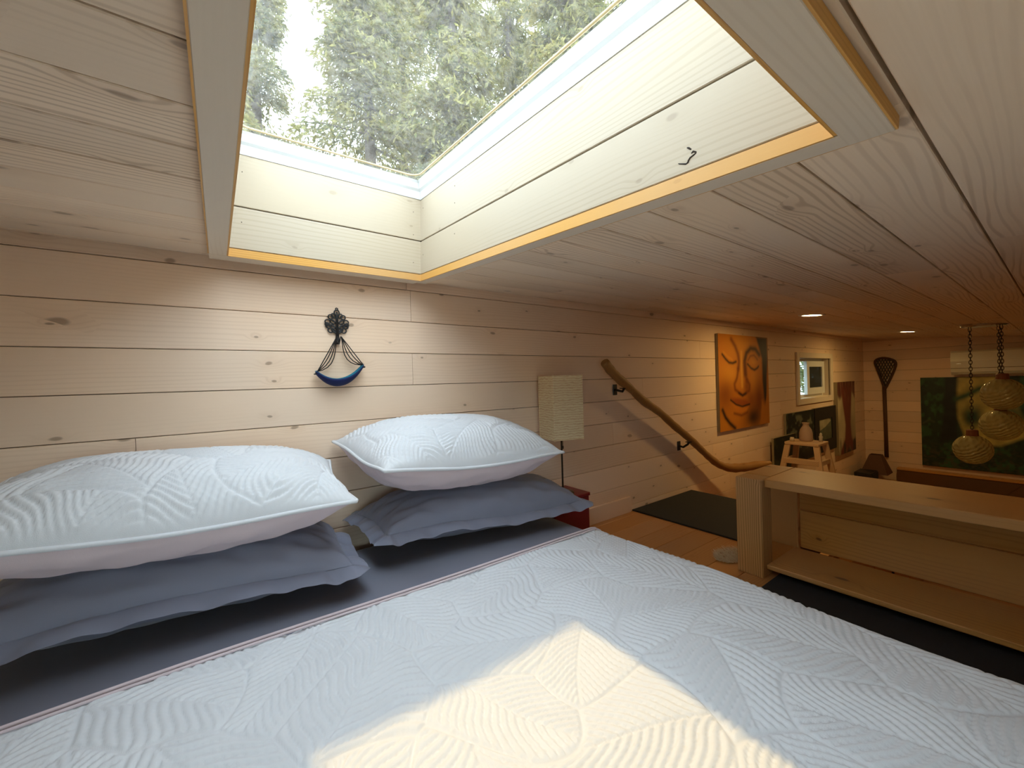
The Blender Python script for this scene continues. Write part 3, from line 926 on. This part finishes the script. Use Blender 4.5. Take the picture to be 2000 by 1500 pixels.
def sling(off, wid, thick, name, mat, y0, tilt=.012):
    vs, fs = [], []
    n, m = 25, 7
    for q in range(2):
        for i in range(n):
            t = -1+2*i/(n-1)
            x = t*.082
            z = .055*abs(t)**2.2-.004+tilt*t+off
            for j in range(m):
                s = -1+2*j/(m-1)
                wj = wid*(1-.55*abs(t)**3)
                vs.append((x, y0+s*wj, z+.020*s*s*(1-t*t*.7)-q*thick))
    for i in range(n-1):
        for j in range(m-1):
            a = i*m+j
            fs.append((a, a+m, a+m+1, a+1))
            b = n*m+a
            fs.append((b, b+1, b+m+1, b+m))
    for i in range(n-1):
        for j in (0, m-1):
            a = i*m+j
            fs.append((a, n*m+a, n*m+a+m, a+m))
    return MB().add(vs, fs).build(name, mat, hmk, smooth=True)
sling(0, .026, .006, 'sling', cloth('navy_fabric', (.010, .018, .085), 800), -.004)
sling(.003, .024, .002, 'lining', cloth('teal_fabric', (.02, .17, .26), 800), -.004)
cm = MB()
for sgn in (-1, 1):
    zc = .051+.012*sgn
    for dy, bow in ((-.012, 0), (-.004, .01), (.006, .022), (.014, .034)):
        p0 = Vector((sgn*.079, dy-.004, zc+.004)); p1 = Vector((sgn*.007, -.002, .172))
        pts = []
        for i in range(9):
            t = i/8
            p = p0.lerp(p1, t)
            p.x -= sgn*bow*math.sin(PI*t)*(1-.6*t); p.z -= bow*.9*math.sin(PI*t)*(1-t)
            pts.append(p)
        cm.tube(pts, .0018, 5)
    cm.tube([(sgn*.005, -.002, .172), (sgn*.003, -.006, .164), (0, .004, .160)], .0014, 5)
cm.build('cords', plain('black_cord', (.012, .008, .006), .8), hmk, smooth=True)
for sgn in (-1, 1):
    zc = .051+.012*sgn
    MB().tube([(sgn*.084, -.018, zc-.004), (sgn*.084, .012, zc-.004)], .003, 6).build('end_bar', M_BLACK, hmk)


# ------------------------------------------------------------------ paintings (flat pictures with painted surfaces)
def seg(u, v, pts, wid):
    """soft line mask along a polyline in uv space"""
    d = np.full(u.shape, 9.0)
    for (x0, y0), (x1, y1) in zip(pts[:-1], pts[1:]):
        dx, dy = x1-x0, y1-y0
        t = np.clip(((u-x0)*dx+(v-y0)*dy)/(dx*dx+dy*dy+1e-9), 0, 1)
        d = np.minimum(d, np.hypot(u-x0-t*dx, v-y0-t*dy))
    return np.exp(-(d/wid)**2)
def blob(u, v, cx, cy, rx, ry, p=2):
    return np.exp(-(np.abs((u-cx)/rx)**p+np.abs((v-cy)/ry)**p))
def inside(u, v, poly, soft=.012):
    n = len(poly); ins = np.zeros(u.shape, bool)
    j = n-1
    for i in range(n):
        xi, yi = poly[i]; xj, yj = poly[j]
        c = ((yi > v) != (yj > v)) & (u < (xj-xi)*(v-yi)/(yj-yi+1e-12)+xi)
        ins ^= c; j = i
    e = seg(u, v, list(poly)+[poly[0]], soft)
    return np.where(ins, 1-.5*e, .5*e)
def over(c, m, col):
    return c*(1-m[..., None])+np.array(col)*m[..., None]
def vnoise(u, v, f, seed):
    g = np.random.default_rng(seed); n = 64; T_ = g.random((n, n))
    x, y = u*f, v*f; i, j = np.floor(x).astype(int), np.floor(y).astype(int)
    a, b = x-i, y-j; a = a*a*(3-2*a); b = b*b*(3-2*b)
    s = lambda p, q: T_[p % n, q % n]
    return (s(i, j)*(1-a)+s(i+1, j)*a)*(1-b)+(s(i, j+1)*(1-a)+s(i+1, j+1)*a)*b


def picture(name, label, w_, h_, dep, M, fn, nu=90, nv=90, edge=M_CANVAS, frame=None, fw_=.05):
    """local x to the right, z up, front facing -y; origin bottom centre"""
    t_ = empty(name, (0, 0, 0), label, 'painting')
    t_.matrix_world = M
    MB().box(-w_/2, w_/2, -dep+.0015, 0, 0, h_, .001).build('canvas', edge, t_)
    in_ = fw_ if frame else 0
    a = np.linspace(0, 1, nu); b = np.linspace(0, 1, nv)
    u, v = np.meshgrid(a, b, indexing='ij')
    c = np.clip(fn(u, v), 0.002, .95)
    P = np.stack([-w_/2+in_+u*(w_-2*in_), np.full(u.shape, -dep), h_-in_-v*(h_-2*in_)], -1).reshape(-1, 3)
    link('picture_surface', np_mesh('picture_surface', P, grid_quads(nu, nv)[:, ::-1], False, c.reshape(-1, 3)), M_PAINT, t_)
    if frame:
        fb = MB().box(-w_/2, -w_/2+fw_, -dep-.008, -dep+.001, 0, h_).box(w_/2-fw_, w_/2, -dep-.008, -dep+.001, 0, h_)
        fb.box(-w_/2+fw_, w_/2-fw_, -dep-.008, -dep+.001, 0, fw_).box(-w_/2+fw_, w_/2-fw_, -dep-.008, -dep+.001, h_-fw_, h_)
        fb.build('frame', frame, t_)
    return t_


def art_face(u, v):
    OR, YE, BR, DK = (.60, .27, .035), (.78, .42, .07), (.20, .055, .012), (.022, .010, .008)
    c = np.ones(u.shape+(3,))*np.array(OR)
    n = vnoise(u, v, 9, 2)
    c = c*(.88+.25*n[..., None])
    face = inside(u, v, [(0, 0), (.78, 0), (.86, .2), (.87, .5), (.80, .75), (.72, .92), (.5, .97), (.28, .985), (.12, .9), (.02, .74), (0, .6)])
    c = over(c, face*.9, (.58, .24, .03))
    c = over(c, blob(u, v, .45, .10, .3, .14)*.8, YE)
    c = over(c, blob(u, v, .20, .42, .18, .12)*.75, YE)
    c = over(c, blob(u, v, .68, .50, .10, .14)*.6, YE)
    c = over(c, blob(u, v, .10, .62, .15, .16)*.75, BR)
    c = over(c, blob(u, v, .78, .70, .14, .22)*.95, BR)
    c = over(c, blob(u, v, .64, .90, .17, .12)*.95, DK)
    c = over(c, blob(u, v, .60, .70, .10, .10)*.7, BR)
    c = over(c, blob(u, v, .30, .88, .16, .06)*.5, OR)
    # hair and ear lobe on the right, orange ground beyond
    c = over(c, inside(u, v, [(.74, 0), (.985, 0), (.99, .2), (1.0, .26), (.97, .45), (.955, .66), (.92, .78), (.885, .70), (.86, .5), (.86, .25), (.80, .12)]), DK)
    c = over(c, inside(u, v, [(.99, .26), (1.01, .0), (1.01, 1.0), (.78, 1.0), (.80, .93), (.84, .72), (.90, .80), (.95, .70), (.97, .45)]), (.50, .215, .03))
    # brows
    c = over(c, seg(u, v, [(.24, .05), (.31, .12), (.36, .20), (.38, .28), (.36, .36)], .028)*.85, BR)
    c = over(c, seg(u, v, [(.50, .42), (.49, .28), (.53, .19), (.62, .135), (.72, .14), (.80, .20)], .034)*.9, DK)
    c = over(c, seg(u, v, [(.52, .5), (.50, .4), (.49, .3)], .03)*.7, BR)
    # eyelids
    c = over(c, seg(u, v, [(.07, .21), (.13, .26), (.19, .295), (.26, .30), (.32, .285)], .015)*.95, DK)
    c = over(c, seg(u, v, [(.09, .185), (.17, .235), (.25, .265)], .014)*.5, YE)
    c = over(c, seg(u, v, [(.55, .31), (.62, .355), (.69, .375), (.75, .355), (.78, .335)], .015)*.95, DK)
    c = over(c, seg(u, v, [(.56, .27), (.61, .22), (.69, .21), (.76, .26)], .014)*.7, BR)
    c = over(c, blob(u, v, .67, .29, .07, .04)*.7, YE)
    # nose
    c = over(c, seg(u, v, [(.43, .18), (.425, .35), (.43, .55)], .022)*.85, (.85, .52, .12))
    c = over(c, seg(u, v, [(.36, .36), (.33, .46), (.28, .52), (.29, .58), (.36, .615), (.43, .645), (.50, .625), (.57, .60), (.58, .54), (.53, .48)], .022)*.85, BR)
    c = over(c, blob(u, v, .52, .56, .06, .06)*.7, BR)
    c = over(c, seg(u, v, [(.36, .62), (.43, .65), (.50, .63)], .014)*.9, DK)
    # lips
    c = over(c, inside(u, v, [(.20, .665), (.30, .668), (.40, .68), (.50, .695), (.585, .735), (.52, .77), (.42, .765), (.33, .745), (.25, .72)]), (.34, .095, .02))
    c = over(c, inside(u, v, [(.24, .735), (.33, .755), (.42, .775), (.54, .775), (.50, .825), (.40, .84), (.30, .82)]), (.62, .25, .035))
    c = over(c, seg(u, v, [(.20, .685), (.30, .738), (.42, .768), (.57, .752)], .011), DK)
    c = over(c, seg(u, v, [(.26, .83), (.40, .862), (.52, .838)], .016)*.8, BR)
    c = over(c, seg(u, v, [(.05, .78), (.10, .86), (.18, .93), (.27, .985)], .024), DK)
    return c*np.array((.92, .72, .42))


def leafy(u, v, dark, light, f, seed, thr=.55):
    n = vnoise(u, v, f, seed)*.6+vnoise(u, v, f*2.3, seed+1)*.4
    m = np.clip((n-thr)*6, 0, 1)
    c = np.ones(u.shape+(3,))*np.array(dark)
    return over(c, m, light)


def art_tree(u, v):
    c = np.ones(u.shape+(3,))*np.array((.50, .42, .26))
    c = c*(.75+.4*vnoise(u, v, 5, 4)[..., None])
    top = np.clip((.22+.05*np.sin(u*14)-v)*14, 0, 1)
    c = over(c, top, (.085, .022, .016))
    st = vnoise(u, v*.25, 26, 6)
    c = over(c, top*np.clip((st-.5)*5, 0, 1), (.22, .10, .07))
    for off in (-.13, .0, .14):
        tr_ = seg(u, v, [(.50+off*1.5, .16), (.52+off, .35), (.55+off*.4, .6), (.55+off*.9, .85), (.52+off*2.6, 1.0)], .085)
        c = over(c, np.clip(tr_*1.6, 0, 1), (.15, .030, .018))
    c = over(c, np.clip((v-.80+.1*np.abs(u-.5))*12, 0, 1)*np.clip(vnoise(u, v, 9, 8)*2-.5, 0, 1), (.03, .025, .02))
    c = over(c, inside(u, v, [(.80, 1), (.84, .85), (.95, .82), (1.01, .88), (1.01, 1.01)]), (.03, .02, .02))
    return c


def art_green(u, v):
    c = leafy(u, v, (.012, .022, .012), (.02, .055, .022), 14, 12, .5)
    c = over(c, inside(u, v, [(.26, 0), (.40, 0), (.385, .3), (.37, .55), (.40, .7), (.2, .72), (.24, .4)]), (.010, .012, .010))
    c = over(c, inside(u, v, [(.40, -.01), (.85, -.01), (.95, .3), (1.01, .45), (1.01, .62), (.8, .72), (.62, .73), (.46, .66), (.39, .45), (.385, .25)])*.95, (.30, .24, .06))
    c = over(c, blob(u, v, .53, .43, .105, .115, 3), (.012, .035, .018))
    c = over(c, seg(u, v, [(.38, .24), (.48, .20), (.60, .13), (.72, .10), (.85, .16)], .035), (.02, .05, .02))
    c = over(c, blob(u, v, .90, .40, .12, .10, 3)*.9, (.02, .05, .022))
    c = c*(.75+.5*vnoise(u, v, 22, 15)[..., None])
    c = c*1.8
    low = np.clip((v-.70)*7, 0, 1)*np.clip((vnoise(u, v*2, 34, 16)-.5)*5, 0, 1)
    c = over(c, low*.6, (.075, .065, .035))
    c = over(c, seg(u, v, [(.02, .52), (.09, .48), (.14, .50)], .012)*.6, (.08, .10, .05))
    return c


def art_foliage(u, v):
    c = leafy(u, v, (.012, .018, .016), (.16, .18, .13), 8, 21, .52)
    c = over(c, np.clip((v-.75)*5, 0, 1)*.8, (.008, .008, .010))
    return over(c, blob(u, v, .72, .55, .16, .22)*.6, (.22, .16, .10))


def art_leafcard(u, v):
    c = np.ones(u.shape+(3,))*np.array((.10, .11, .07))
    c = over(c, inside(u, v, [(.05, .05), (.8, .0), (.95, .15), (.55, .38), (.1, .52)]), (.34, .31, .20))
    return c*(.8+.4*vnoise(u, v, 8, 31)[..., None])


def wallpic(x0, x1, z0, dep=.03):
    return basis((1, 0, 0), (0, 1, 0), (0, 0, 1), ((x0+x1)/2, WY-.002, z0))
picture('face_painting', 'orange canvas painting of a serene face with closed eyes', .88, .765, .022, wallpic(3.12, 4.0, -.437), art_face, 150, 150)
picture('tree_painting', 'tall narrow canvas of a dark red tree on cream', .64, .85, .04, wallpic(5.78, 6.42, -.968), art_tree, 70, 120)
picture('foliage_picture', 'dark picture of pale leaves hanging behind the step stool vase', .71, .50, .02, wallpic(4.37, 5.08, -.885), art_foliage, 90, 70)
picture('black_framed_picture', 'black framed picture of a pale leaf beside the tall tree canvas', .66, .49, .02, wallpic(5.09, 5.75, -.870), art_leafcard, 60, 60, frame=M_BLACK, fw_=.13)
picture('low_green_picture', 'small dark green picture at the left of the step stool', .50, .42, .02, wallpic(4.02, 4.52, -1.0) @ Matrix.Translation((0, -.024, 0)), lambda u, v: leafy(u, v, (.014, .020, .010), (.05, .06, .03), 7, 41), 40, 40)
gp = basis((0, -1, 0), (1, 0, 0), (0, 0, 1), (XE-.002, .33, -1.17))
picture('green_painting', 'large dark green landscape painting on the far end wall', 1.45, 1.07, .035, gp, lambda u, v: art_green(u*1.86, v), 240, 150)

# ------------------------------------------------------------------ recessed ceiling lights
M_GLOWN = NT('warm_led')
em = M_GLOWN.n('ShaderNodeEmission', {0: (1.0, .66, .30, 1), 1: 28.0})
M_GLOWN.t.links.new(em.outputs[0], M_GLOWN.out.inputs[0])
M_GLOW = M_GLOWN.m
for x, y, lab, pw in ((3.20, .99, 'round recessed ceiling light nearest the orange face painting', 4.0), (5.50, .915, 'round recessed ceiling light near the far end wall', 4.2)):
    yc = (y-WY)/cs
    t_ = empty('recessed_light', (0, 0, 0), lab, 'ceiling light', 'recessed warm ceiling lights')
    t_.matrix_world = MC @ Matrix.Translation((x, yc, 0))
    MB().lathe([(.052, .002), (.055, -.004), (.072, -.004), (.075, .0)], 28).build('trim_ring', M_WHITE, t_, smooth=True)
    MB().lathe([(.001, -.002), (.052, -.002), (.052, .001), (.001, .001)], 28).build('lens', M_GLOW, t_)
    ld = bpy.data.lights.new('downlight', 'AREA')
    ld.shape = 'DISK'
    ld.size = .10
    ld.energy = pw
    ld.color = (1.0, .66, .22)
    lo = bpy.data.objects.new('downlight', ld)
    COL.objects.link(lo)
    lo.parent = t_
    lo.location = (0, 0, -.008)

# ------------------------------------------------------------------ pendant lamp with three glass globes
PX = 4.80
N = NT('swirled_amber_glass')
tc = N.n('ShaderNodeTexCoord').outputs['Object']
wv = N.n('ShaderNodeTexWave', {'Vector': N.n('ShaderNodeMapping', {0: tc, 2: (.5, .5, 0)}).outputs[0], 'Scale': 14.0, 'Distortion': 2.0, 'Detail': 1.0}, bands_direction='Z').outputs['Color']
bu = N.n('ShaderNodeBump', {'Strength': .9, 'Distance': .006, 'Height': wv})
tr = N.n('ShaderNodeBsdfTransparent', {0: (.80, .74, .52, 1)})
gl = N.n('ShaderNodeBsdfPrincipled', {'Base Color': (.66, .60, .30, 1), 'Roughness': .08, 'Specular IOR Level': .9})
N.t.links.new(bu.outputs[0], gl.inputs['Normal'])
ms = N.n('ShaderNodeMixShader', {0: .55, 1: tr.outputs[0], 2: gl.outputs[0]})
N.t.links.new(ms.outputs[0], N.out.inputs[0])
M_GLOBE = N.m
M_COPPER = wood('reddish_socket_wood', (.22, .075, .03), (.12, .035, .015), (.05, .02, .01), gain=.4, knots=0)
zc = ZT + (.37-WY)*math.tan(SLOPE)
pen = empty('pendant_lamp', (PX, .37, zc), 'chain-hung pendant with three swirled amber glass globes', 'pendant lamp')
MB().lathe([(.0005, -.018), (.11, -.018), (.125, -.012), (.125, .004), (.0005, .004)], 32).build('canopy', plain('polished_steel', (.5, .48, .45), .15, metallic=1.0), pen, smooth=False)
def chain(x, y, z0, z1):
    mb_ = MB()
    z = z0; i = 0; ln = .030
    while z > z1:
        pts = []
        for k in range(12):
            a = 2*PI*k/12
            p, q = .0085*math.cos(a), (ln/2+.004)*math.sin(a)
            pts.append((x+(p if i % 2 else 0), y+(0 if i % 2 else p), z-ln/2+q))
        mb_.tube(pts, .0024, 5, closed=True)
        z -= ln*.86; i += 1
    return mb_.build('chain', M_BRASS, pen, smooth=True)
for dx, dy, gz, rg in ((0.0, -.085, -.205, .115), (.12, -.065, -.45, .115), (.02, .075, -.645, .110)):
    zg = gz-zc
    chain(dx, dy, -.018, zg+.155)
    so = MB().lathe([(.006, .158), (.028, .156), (.033, .150), (.036, .096), (.033, .092), (.001, .092)], 20, (dx, dy, zg)).build('socket', M_COPPER, pen, smooth=False)
    MB().lathe([(.036, .080), (.040, .088), (.030, .094), (.028, .078)], 20, (dx, dy, zg)).build('collar', M_WHITE, pen, smooth=True)
    prof = []
    for k in range(15):
        a = R(72-k*162/14)
        prof.append((max(rg*math.cos(a), .0006), rg*1.05*math.sin(a)))
    n_ = 120
    gv_, gf_ = [], []
    for k in range(41):
        a = R(70-k*160/40)
        for q in range(n_):
            th = 2*PI*q/n_
            rr_ = max(rg*math.cos(a), .0006)*(1+.022*math.sin(15*th+a*6.0))
            gv_.append((dx+rr_*math.cos(th), dy+rr_*math.sin(th), zg+rg*1.05*math.sin(a)))
    gf_ = [(k*n_+q, (k+1)*n_+q, (k+1)*n_+(q+1) % n_, k*n_+(q+1) % n_) for k in range(40) for q in range(n_)]
    MB().add(gv_, gf_).build('glass_globe', M_GLOBE, pen, smooth=True)
    MB().lathe([(.0006, -.03), (.02, -.015), (.024, .01), (.012, .06), (.012, .09)], 14, (dx, dy, zg)).build('bulb', plain('frosted_bulb', (.7, .66, .5), .3), pen, smooth=True)

# ------------------------------------------------------------------ air conditioner on the far end wall
ac = empty('air_conditioner', (XE, .36, .06), 'white wall-mounted air conditioner above the large green painting', 'air conditioner')
M_AC = plain('cream_plastic', (.80, .76, .60), .3)
poly = [(0, -.13), (-.15, -.135), (-.195, -.10), (-.205, .02), (-.19, .12), (-.17, .14), (0, .14)]
bm_ = basis((1, 0, 0), (0, 0, 1), (0, -1, 0), (0, .42, 0))
MB().prism(poly, 0, .84, bm_).build('body', M_AC, ac)
MB().box(-.20, -.196, -.42, .42, -.062, -.057).build('panel_seam', M_GROOVE, ac)
MB().prism([(-.10, -.132), (-.185, -.118), (-.187, -.112), (-.10, -.126)], .06, .78, basis((1, 0, 0), (0, 0, 1), (0, -1, 0), (-.008, .42, -.004))).build('louvre', M_AC, ac)
MB().box(-.2055, -.203, .34, .375, -.01, -.004).build('badge', plain('silver_badge', (.7, .7, .68), .2, metallic=1), ac)

# ------------------------------------------------------------------ lacrosse stick on the far end wall
lx = empty('lacrosse_stick', (XE, 1.385, -1.12), 'old wooden lacrosse stick with netted head hanging on the end wall', 'stick')
M_STICK = wood('dark_stick', (.10, .05, .025), (.05, .02, .01), (.03, .015, .01), gain=.4, knots=0)
MB().tube([(-.02, 0, 0), (-.02, .002, .45), (-.02, .006, .92)], [.021, .019, .020], 10).build('shaft', M_STICK, lx, smooth=True)
hp, hq_ = smooth([(-.02, .006, .90), (-.024, .035, 1.02), (-.028, .075, 1.17), (-.03, .088, 1.24), (-.03, .060, 1.275), (-.03, 0, 1.285), (-.03, -.07, 1.262), (-.03, -.11, 1.22), (-.028, -.10, 1.14), (-.024, -.05, 1.0), (-.02, -.004, .89)], [.014]*11, 4)
MB().tube(hp, hq_, 8).build('head_hoop', M_STICK, lx, smooth=True)
nt = MB()
for k in range(-6, 7):
    for dr in (-1, 1):
        pts = []
        for i in range(13):
            z = .93+.34*i/12
            y_ = k*.028+dr*(z-1.10)*.42
            half = .010+(z-.90)*.27 if z < 1.24 else .085
            if -half-.012 < y_ < half-.006:
                pts.append((-.034-.012*math.sin((z-.9)*8), y_, z))
        if len(pts) > 1: nt.tube(pts, .0055, 5)
nt.build('net', plain('dark_leather_net', (.045, .03, .018), .7), lx)

# ledge board along the end wall
M_LEDGE = wood('brown_ledge', (.16, .08, .035), (.09, .04, .018), (.05, .02, .01), gain=.4, knots=.6)
lg = empty('wall_ledge', (XE-.10, .2, -1.30), 'wooden ledge running along the far end wall under the green painting', 'ledge')
MB().box(0, .10, -1.1, 1.08, .045, .07, .003).build('top_strip', M_CONS, lg)
MB().box(.01, .10, -1.1, 1.08, -.10, .045, .003).build('face_board', M_LEDGE, lg)

# ------------------------------------------------------------------ counter below, with the things standing on it
CZ = -1.40
ctr = empty('kitchen_counter', (5.36, 1.28, ZLOW), 'long counter below the wall pictures under the step stool', 'counter')
MB().box(-1.60, 1.60, -.33, .305, CZ-ZLOW-.04, CZ-ZLOW, .003).build('worktop', M_CONS, ctr)
MB().box(-1.58, 1.58, -.29, .305, 0, CZ-ZLOW-.04).build('body', M_CONS, ctr)
for i in range(5):
    d_ = MB().box(-1.575+.63*i, -1.575+.63*i+.61, -.31, -.29, .1, CZ-ZLOW-.06, .003).build('door', M_CONS, ctr)
    MB().box(-1.03+.63*i, -1.01+.63*i, -.325, -.31, .5, .62).build('handle', M_BLACK, d_)

M_STOOL = wood('bare_birch_stool', (.66, .45, .27), (.45, .27, .14), (.3, .16, .08), gain=.3, knots=.2)
sx, sy = 4.11, 1.336
stool = empty('step_stool', (sx, sy, CZ), 'splay-legged wooden step stool holding a small clay vase', 'step stool')
H = -CZ-.592
MB().box(-.12, .12, -.125, .125, H-.024, H, .004).build('top', M_STOOL, stool)
for ax in (-1, 1):
    for ay in (-1, 1):
        a_, b_ = Vector((ax*.10, ay*.105, H-.024)), Vector((ax*.22, ay*.225, 0))
        vs = []
        for p in (b_, a_):
            for dx, dy in ((-.013, -.021), (.013, -.021), (.013, .021), (-.013, .021)):
                vs.append((p.x+dx, p.y+dy, p.z))
        MB().add(vs, [(0, 3, 2, 1), (4, 5, 6, 7), (0, 1, 5, 4), (1, 2, 6, 5), (2, 3, 7, 6), (3, 0, 4, 7)]).build('leg', M_STOOL, stool)
for fz in (.80, .55, .28):
    z = H*fz; k = 1-fz
    ex, ey = .10+.12*k, .105+.12*k
    MB().box(-ex-.016, -ex+.04, -ey, ey, z-.022, z+.022, .003).build('step', M_STOOL, stool)
    for s_ in (-1, 1):
        MB().box(-ex, ex, s_*ey-.009, s_*ey+.009, z-.022, z+.016, .002).build('side_rail', M_STOOL, stool)
vase = MB().lathe([(.0006, 0), (.046, 0), (.050, .012), (.049, .07), (.042, .10), (.028, .122), (.022, .135), (.024, .150), (.030, .158), (.024, .160), (.018, .150), (.0006, .12)], 28)
put(vase.build('vase', plain('pale_clay', (.52, .36, .27), .6, .3, 30), None, Matrix.Translation((sx+.03, sy+.01, CZ+H)), smooth=True), 'small pale clay vase standing on the step stool', 'vase')
put(MB().lathe([(.0006, 0), (.016, 0), (.018, .02), (.014, .034), (.0006, .036)], 16).build('votive', plain('white_candle', (.7, .58, .42), .5), None, Matrix.Translation((sx-.06, sy+.085, CZ+H)), smooth=True), 'tiny pale candle beside the clay vase on the stool', 'candle')
fl = empty('figurine', (sx+.07, sy-.085, CZ+H), 'small pale figurine on the stool top, right of the vase', 'figurine')
MB().lathe([(.0006, 0), (.016, 0), (.012, .018), (.016, .040), (.009, .052), (.011, .064), (.0006, .075)], 14).build('body', plain('cream_ceramic', (.55, .48, .38), .4), fl, smooth=True)

sl = empty('corner_lamp', (6.70, 1.43, CZ), 'lamp with four-sided brown pyramid shade in the far corner', 'lamp')
M_SHADE = plain('brown_shade', (.13, .055, .028), .7, .3, 20)
vs = [(-.13, -.13, .115), (.13, -.13, .115), (.13, .13, .115), (-.13, .13, .115), (-.055, -.055, .345), (.055, -.055, .345), (.055, .055, .345), (-.055, .055, .345)]
vs2 = [(x*.96, y*.96, z) for x, y, z in vs]
sfs = []
for i in range(4):
    j = (i+1) % 4
    sfs += [(i, j, 4+j, 4+i), (8+j, 8+i, 12+i, 12+j), (i, 8+i, 8+j, j), (4+i, 4+j, 12+j, 12+i)]
MB().add(vs+vs2, sfs).build('shade', M_SHADE, sl)
MB().lathe([(.07, 0), (.07, .015), (.02, .03), (.012, .06), (.012, .30), (.0006, .30)], 18).build('base', M_BRASS, sl, smooth=True)
bx_ = empty('small_speaker', (6.40, 1.46, CZ), 'black box standing beneath the tall tree canvas', 'speaker')
MB().box(-.13, .13, -.08, .09, 0, .175, .006).build('cabinet', M_BLACK, bx_)
MB().box(-.12, .12, -.086, -.08, .012, .163, .002).build('grille', plain('black_cloth', (.02, .02, .02), .9), bx_)

# ------------------------------------------------------------------ outdoors: forest beyond the skylight
N = NT('conifer_foliage')
rnd = N.n('ShaderNodeTexCoord').outputs['Object']
nz = N.n('ShaderNodeTexNoise', {'Vector': rnd, 'Scale': 2.2, 'Detail': 3.0}).outputs[0]
nf = N.n('ShaderNodeTexNoise', {'Vector': rnd, 'Scale': 23.0, 'Detail': 1.0}).outputs[0]
c = N.mix(N.ramp(nz, .35, .65), (.12, .15, .065), (.33, .31, .11))
c = N.mix(N.ramp(nf, .45, .7, 0, .7), c, (.52, .44, .18))
df = N.n('ShaderNodeBsdfDiffuse', {0: c})
tl = N.n('ShaderNodeBsdfTranslucent', {0: c})
ms = N.n('ShaderNodeMixShader', {0: .45, 1: df.outputs[0], 2: tl.outputs[0]})
N.t.links.new(ms.outputs[0], N.out.inputs[0])
M_LEAF = N.m
M_BARK = plain('grey_bark', (.12, .10, .085), .9, .6, 6, .4)
ZG = -3.1
put(MB().lathe([(.01, -.02), (60, -.02), (60, -.4), (.01, -.4)], 40, (0, 12, ZG)).build('ground', plain('forest_floor', (.07, .065, .035), .95, .5, 2)), 'forest floor around the cabin', kind='structure')


def conifer(az, dist, h, r, seed, label, dens=1.0, base=.1):
    x, y = dist*math.sin(R(az)), dist*math.cos(R(az))
    g = np.random.default_rng(seed)
    t_ = empty('conifer_tree', (x, y, ZG-.05), label, 'tree', 'conifers seen through the skylight')
    MB().tube([(0, 0, 0), (.03, .02, h*.5), (0, 0, h)], [.20, .12, .02], 10).build('trunk', M_BARK, t_, smooth=True)
    nb = int(150*dens)
    zi = h*(base+(1-base)*g.random(nb)**.9)
    ln = r*np.clip(1-zi/h, .04, 1)**.75*g.uniform(.55, 1.05, nb)
    an = np.arange(nb)*2.39996+g.uniform(-.4, .4, nb)
    dr = g.uniform(.15, .45, nb)
    bm2 = MB()
    for i in range(nb):
        if ln[i] < .4: continue
        d = (math.cos(an[i]), math.sin(an[i]))
        bm2.tube([(0, 0, zi[i]), (d[0]*ln[i]*.6, d[1]*ln[i]*.6, zi[i]-ln[i]*dr[i]*.45), (d[0]*ln[i], d[1]*ln[i], zi[i]-ln[i]*dr[i])], [.03, .018, .006], 4, cap=False)
    put(bm2.build('branches', M_BARK, t_), kind='stuff')
    m = 320
    I = np.repeat(np.arange(nb), m)
    n = len(I)
    t = g.random(n)**.65
    L = ln[I]
    ca, sa_ = np.cos(an[I]), np.sin(an[I])
    lat = g.normal(0, .20, n)*L**.5*(.4+.8*np.sin(np.clip(t, 0, 1)*PI*.85))
    px = ca*L*t-sa_*lat; py = sa_*L*t+ca*lat
    pz = zi[I]-L*dr[I]*t**1.2-np.abs(g.normal(0, .16, n))
    C = np.stack([px, py, pz], -1)
    d1 = np.stack([ca*.6+g.normal(0, .5, n), sa_*.6+g.normal(0, .5, n), -.55+g.normal(0, .35, n)], -1)
    d1 /= np.linalg.norm(d1, axis=1)[:, None]
    d2 = np.cross(d1, g.normal(0, 1, (n, 3))); d2 /= np.linalg.norm(d2, axis=1)[:, None]
    a = g.uniform(.05, .12, n)[:, None]; b = g.uniform(.013, .032, n)[:, None]
    V = np.stack([C-d1*a, C+d2*b, C+d1*a, C-d2*b], 1).reshape(-1, 3)
    put(link('foliage', np_mesh('foliage', V, np.arange(n*4).reshape(-1, 4), False), M_LEAF, t_), kind='stuff')


TREES = [
    (-4, 9.5, 16.5, 3.0, 'dense conifer at the far left of the skylight'),
    (4.5, 12.5, 20, 2.5, 'slim conifer with bare trunk and sky on its right side, left in the skylight'),
    (17.5, 9.5, 16.5, 2.9, 'broad conifer in the left middle of the skylight'),
    (22, 13.5, 21, 3.2, 'conifer standing back in the middle of the skylight'),
    (29, 9.0, 16, 2.6, 'bright conifer above the inner corner of the skylight'),
    (37, 12.0, 19.5, 3.1, 'conifer right of the middle of the skylight'),
    (45, 9.0, 16, 2.5, 'dark conifer along the right edge of the skylight'),
    (53, 12.5, 20, 3.2, 'conifer at the far right of the skylight'),
    (63, 10.0, 16.5, 3.0, 'conifer outside beyond the upper right of the skylight'),
    (-3, 17.0, 26, 3.2, 'tall distant conifer behind the left trees'),
    (31, 18.0, 27.5, 3.7, 'tallest distant conifer behind the middle trees'),
    (47, 17.0, 26, 3.4, 'tall distant conifer behind the right trees'),
]
for i, (az, ds, h, r_, lab) in enumerate(TREES):
    conifer(az, ds, h, r_, 100+i, lab)
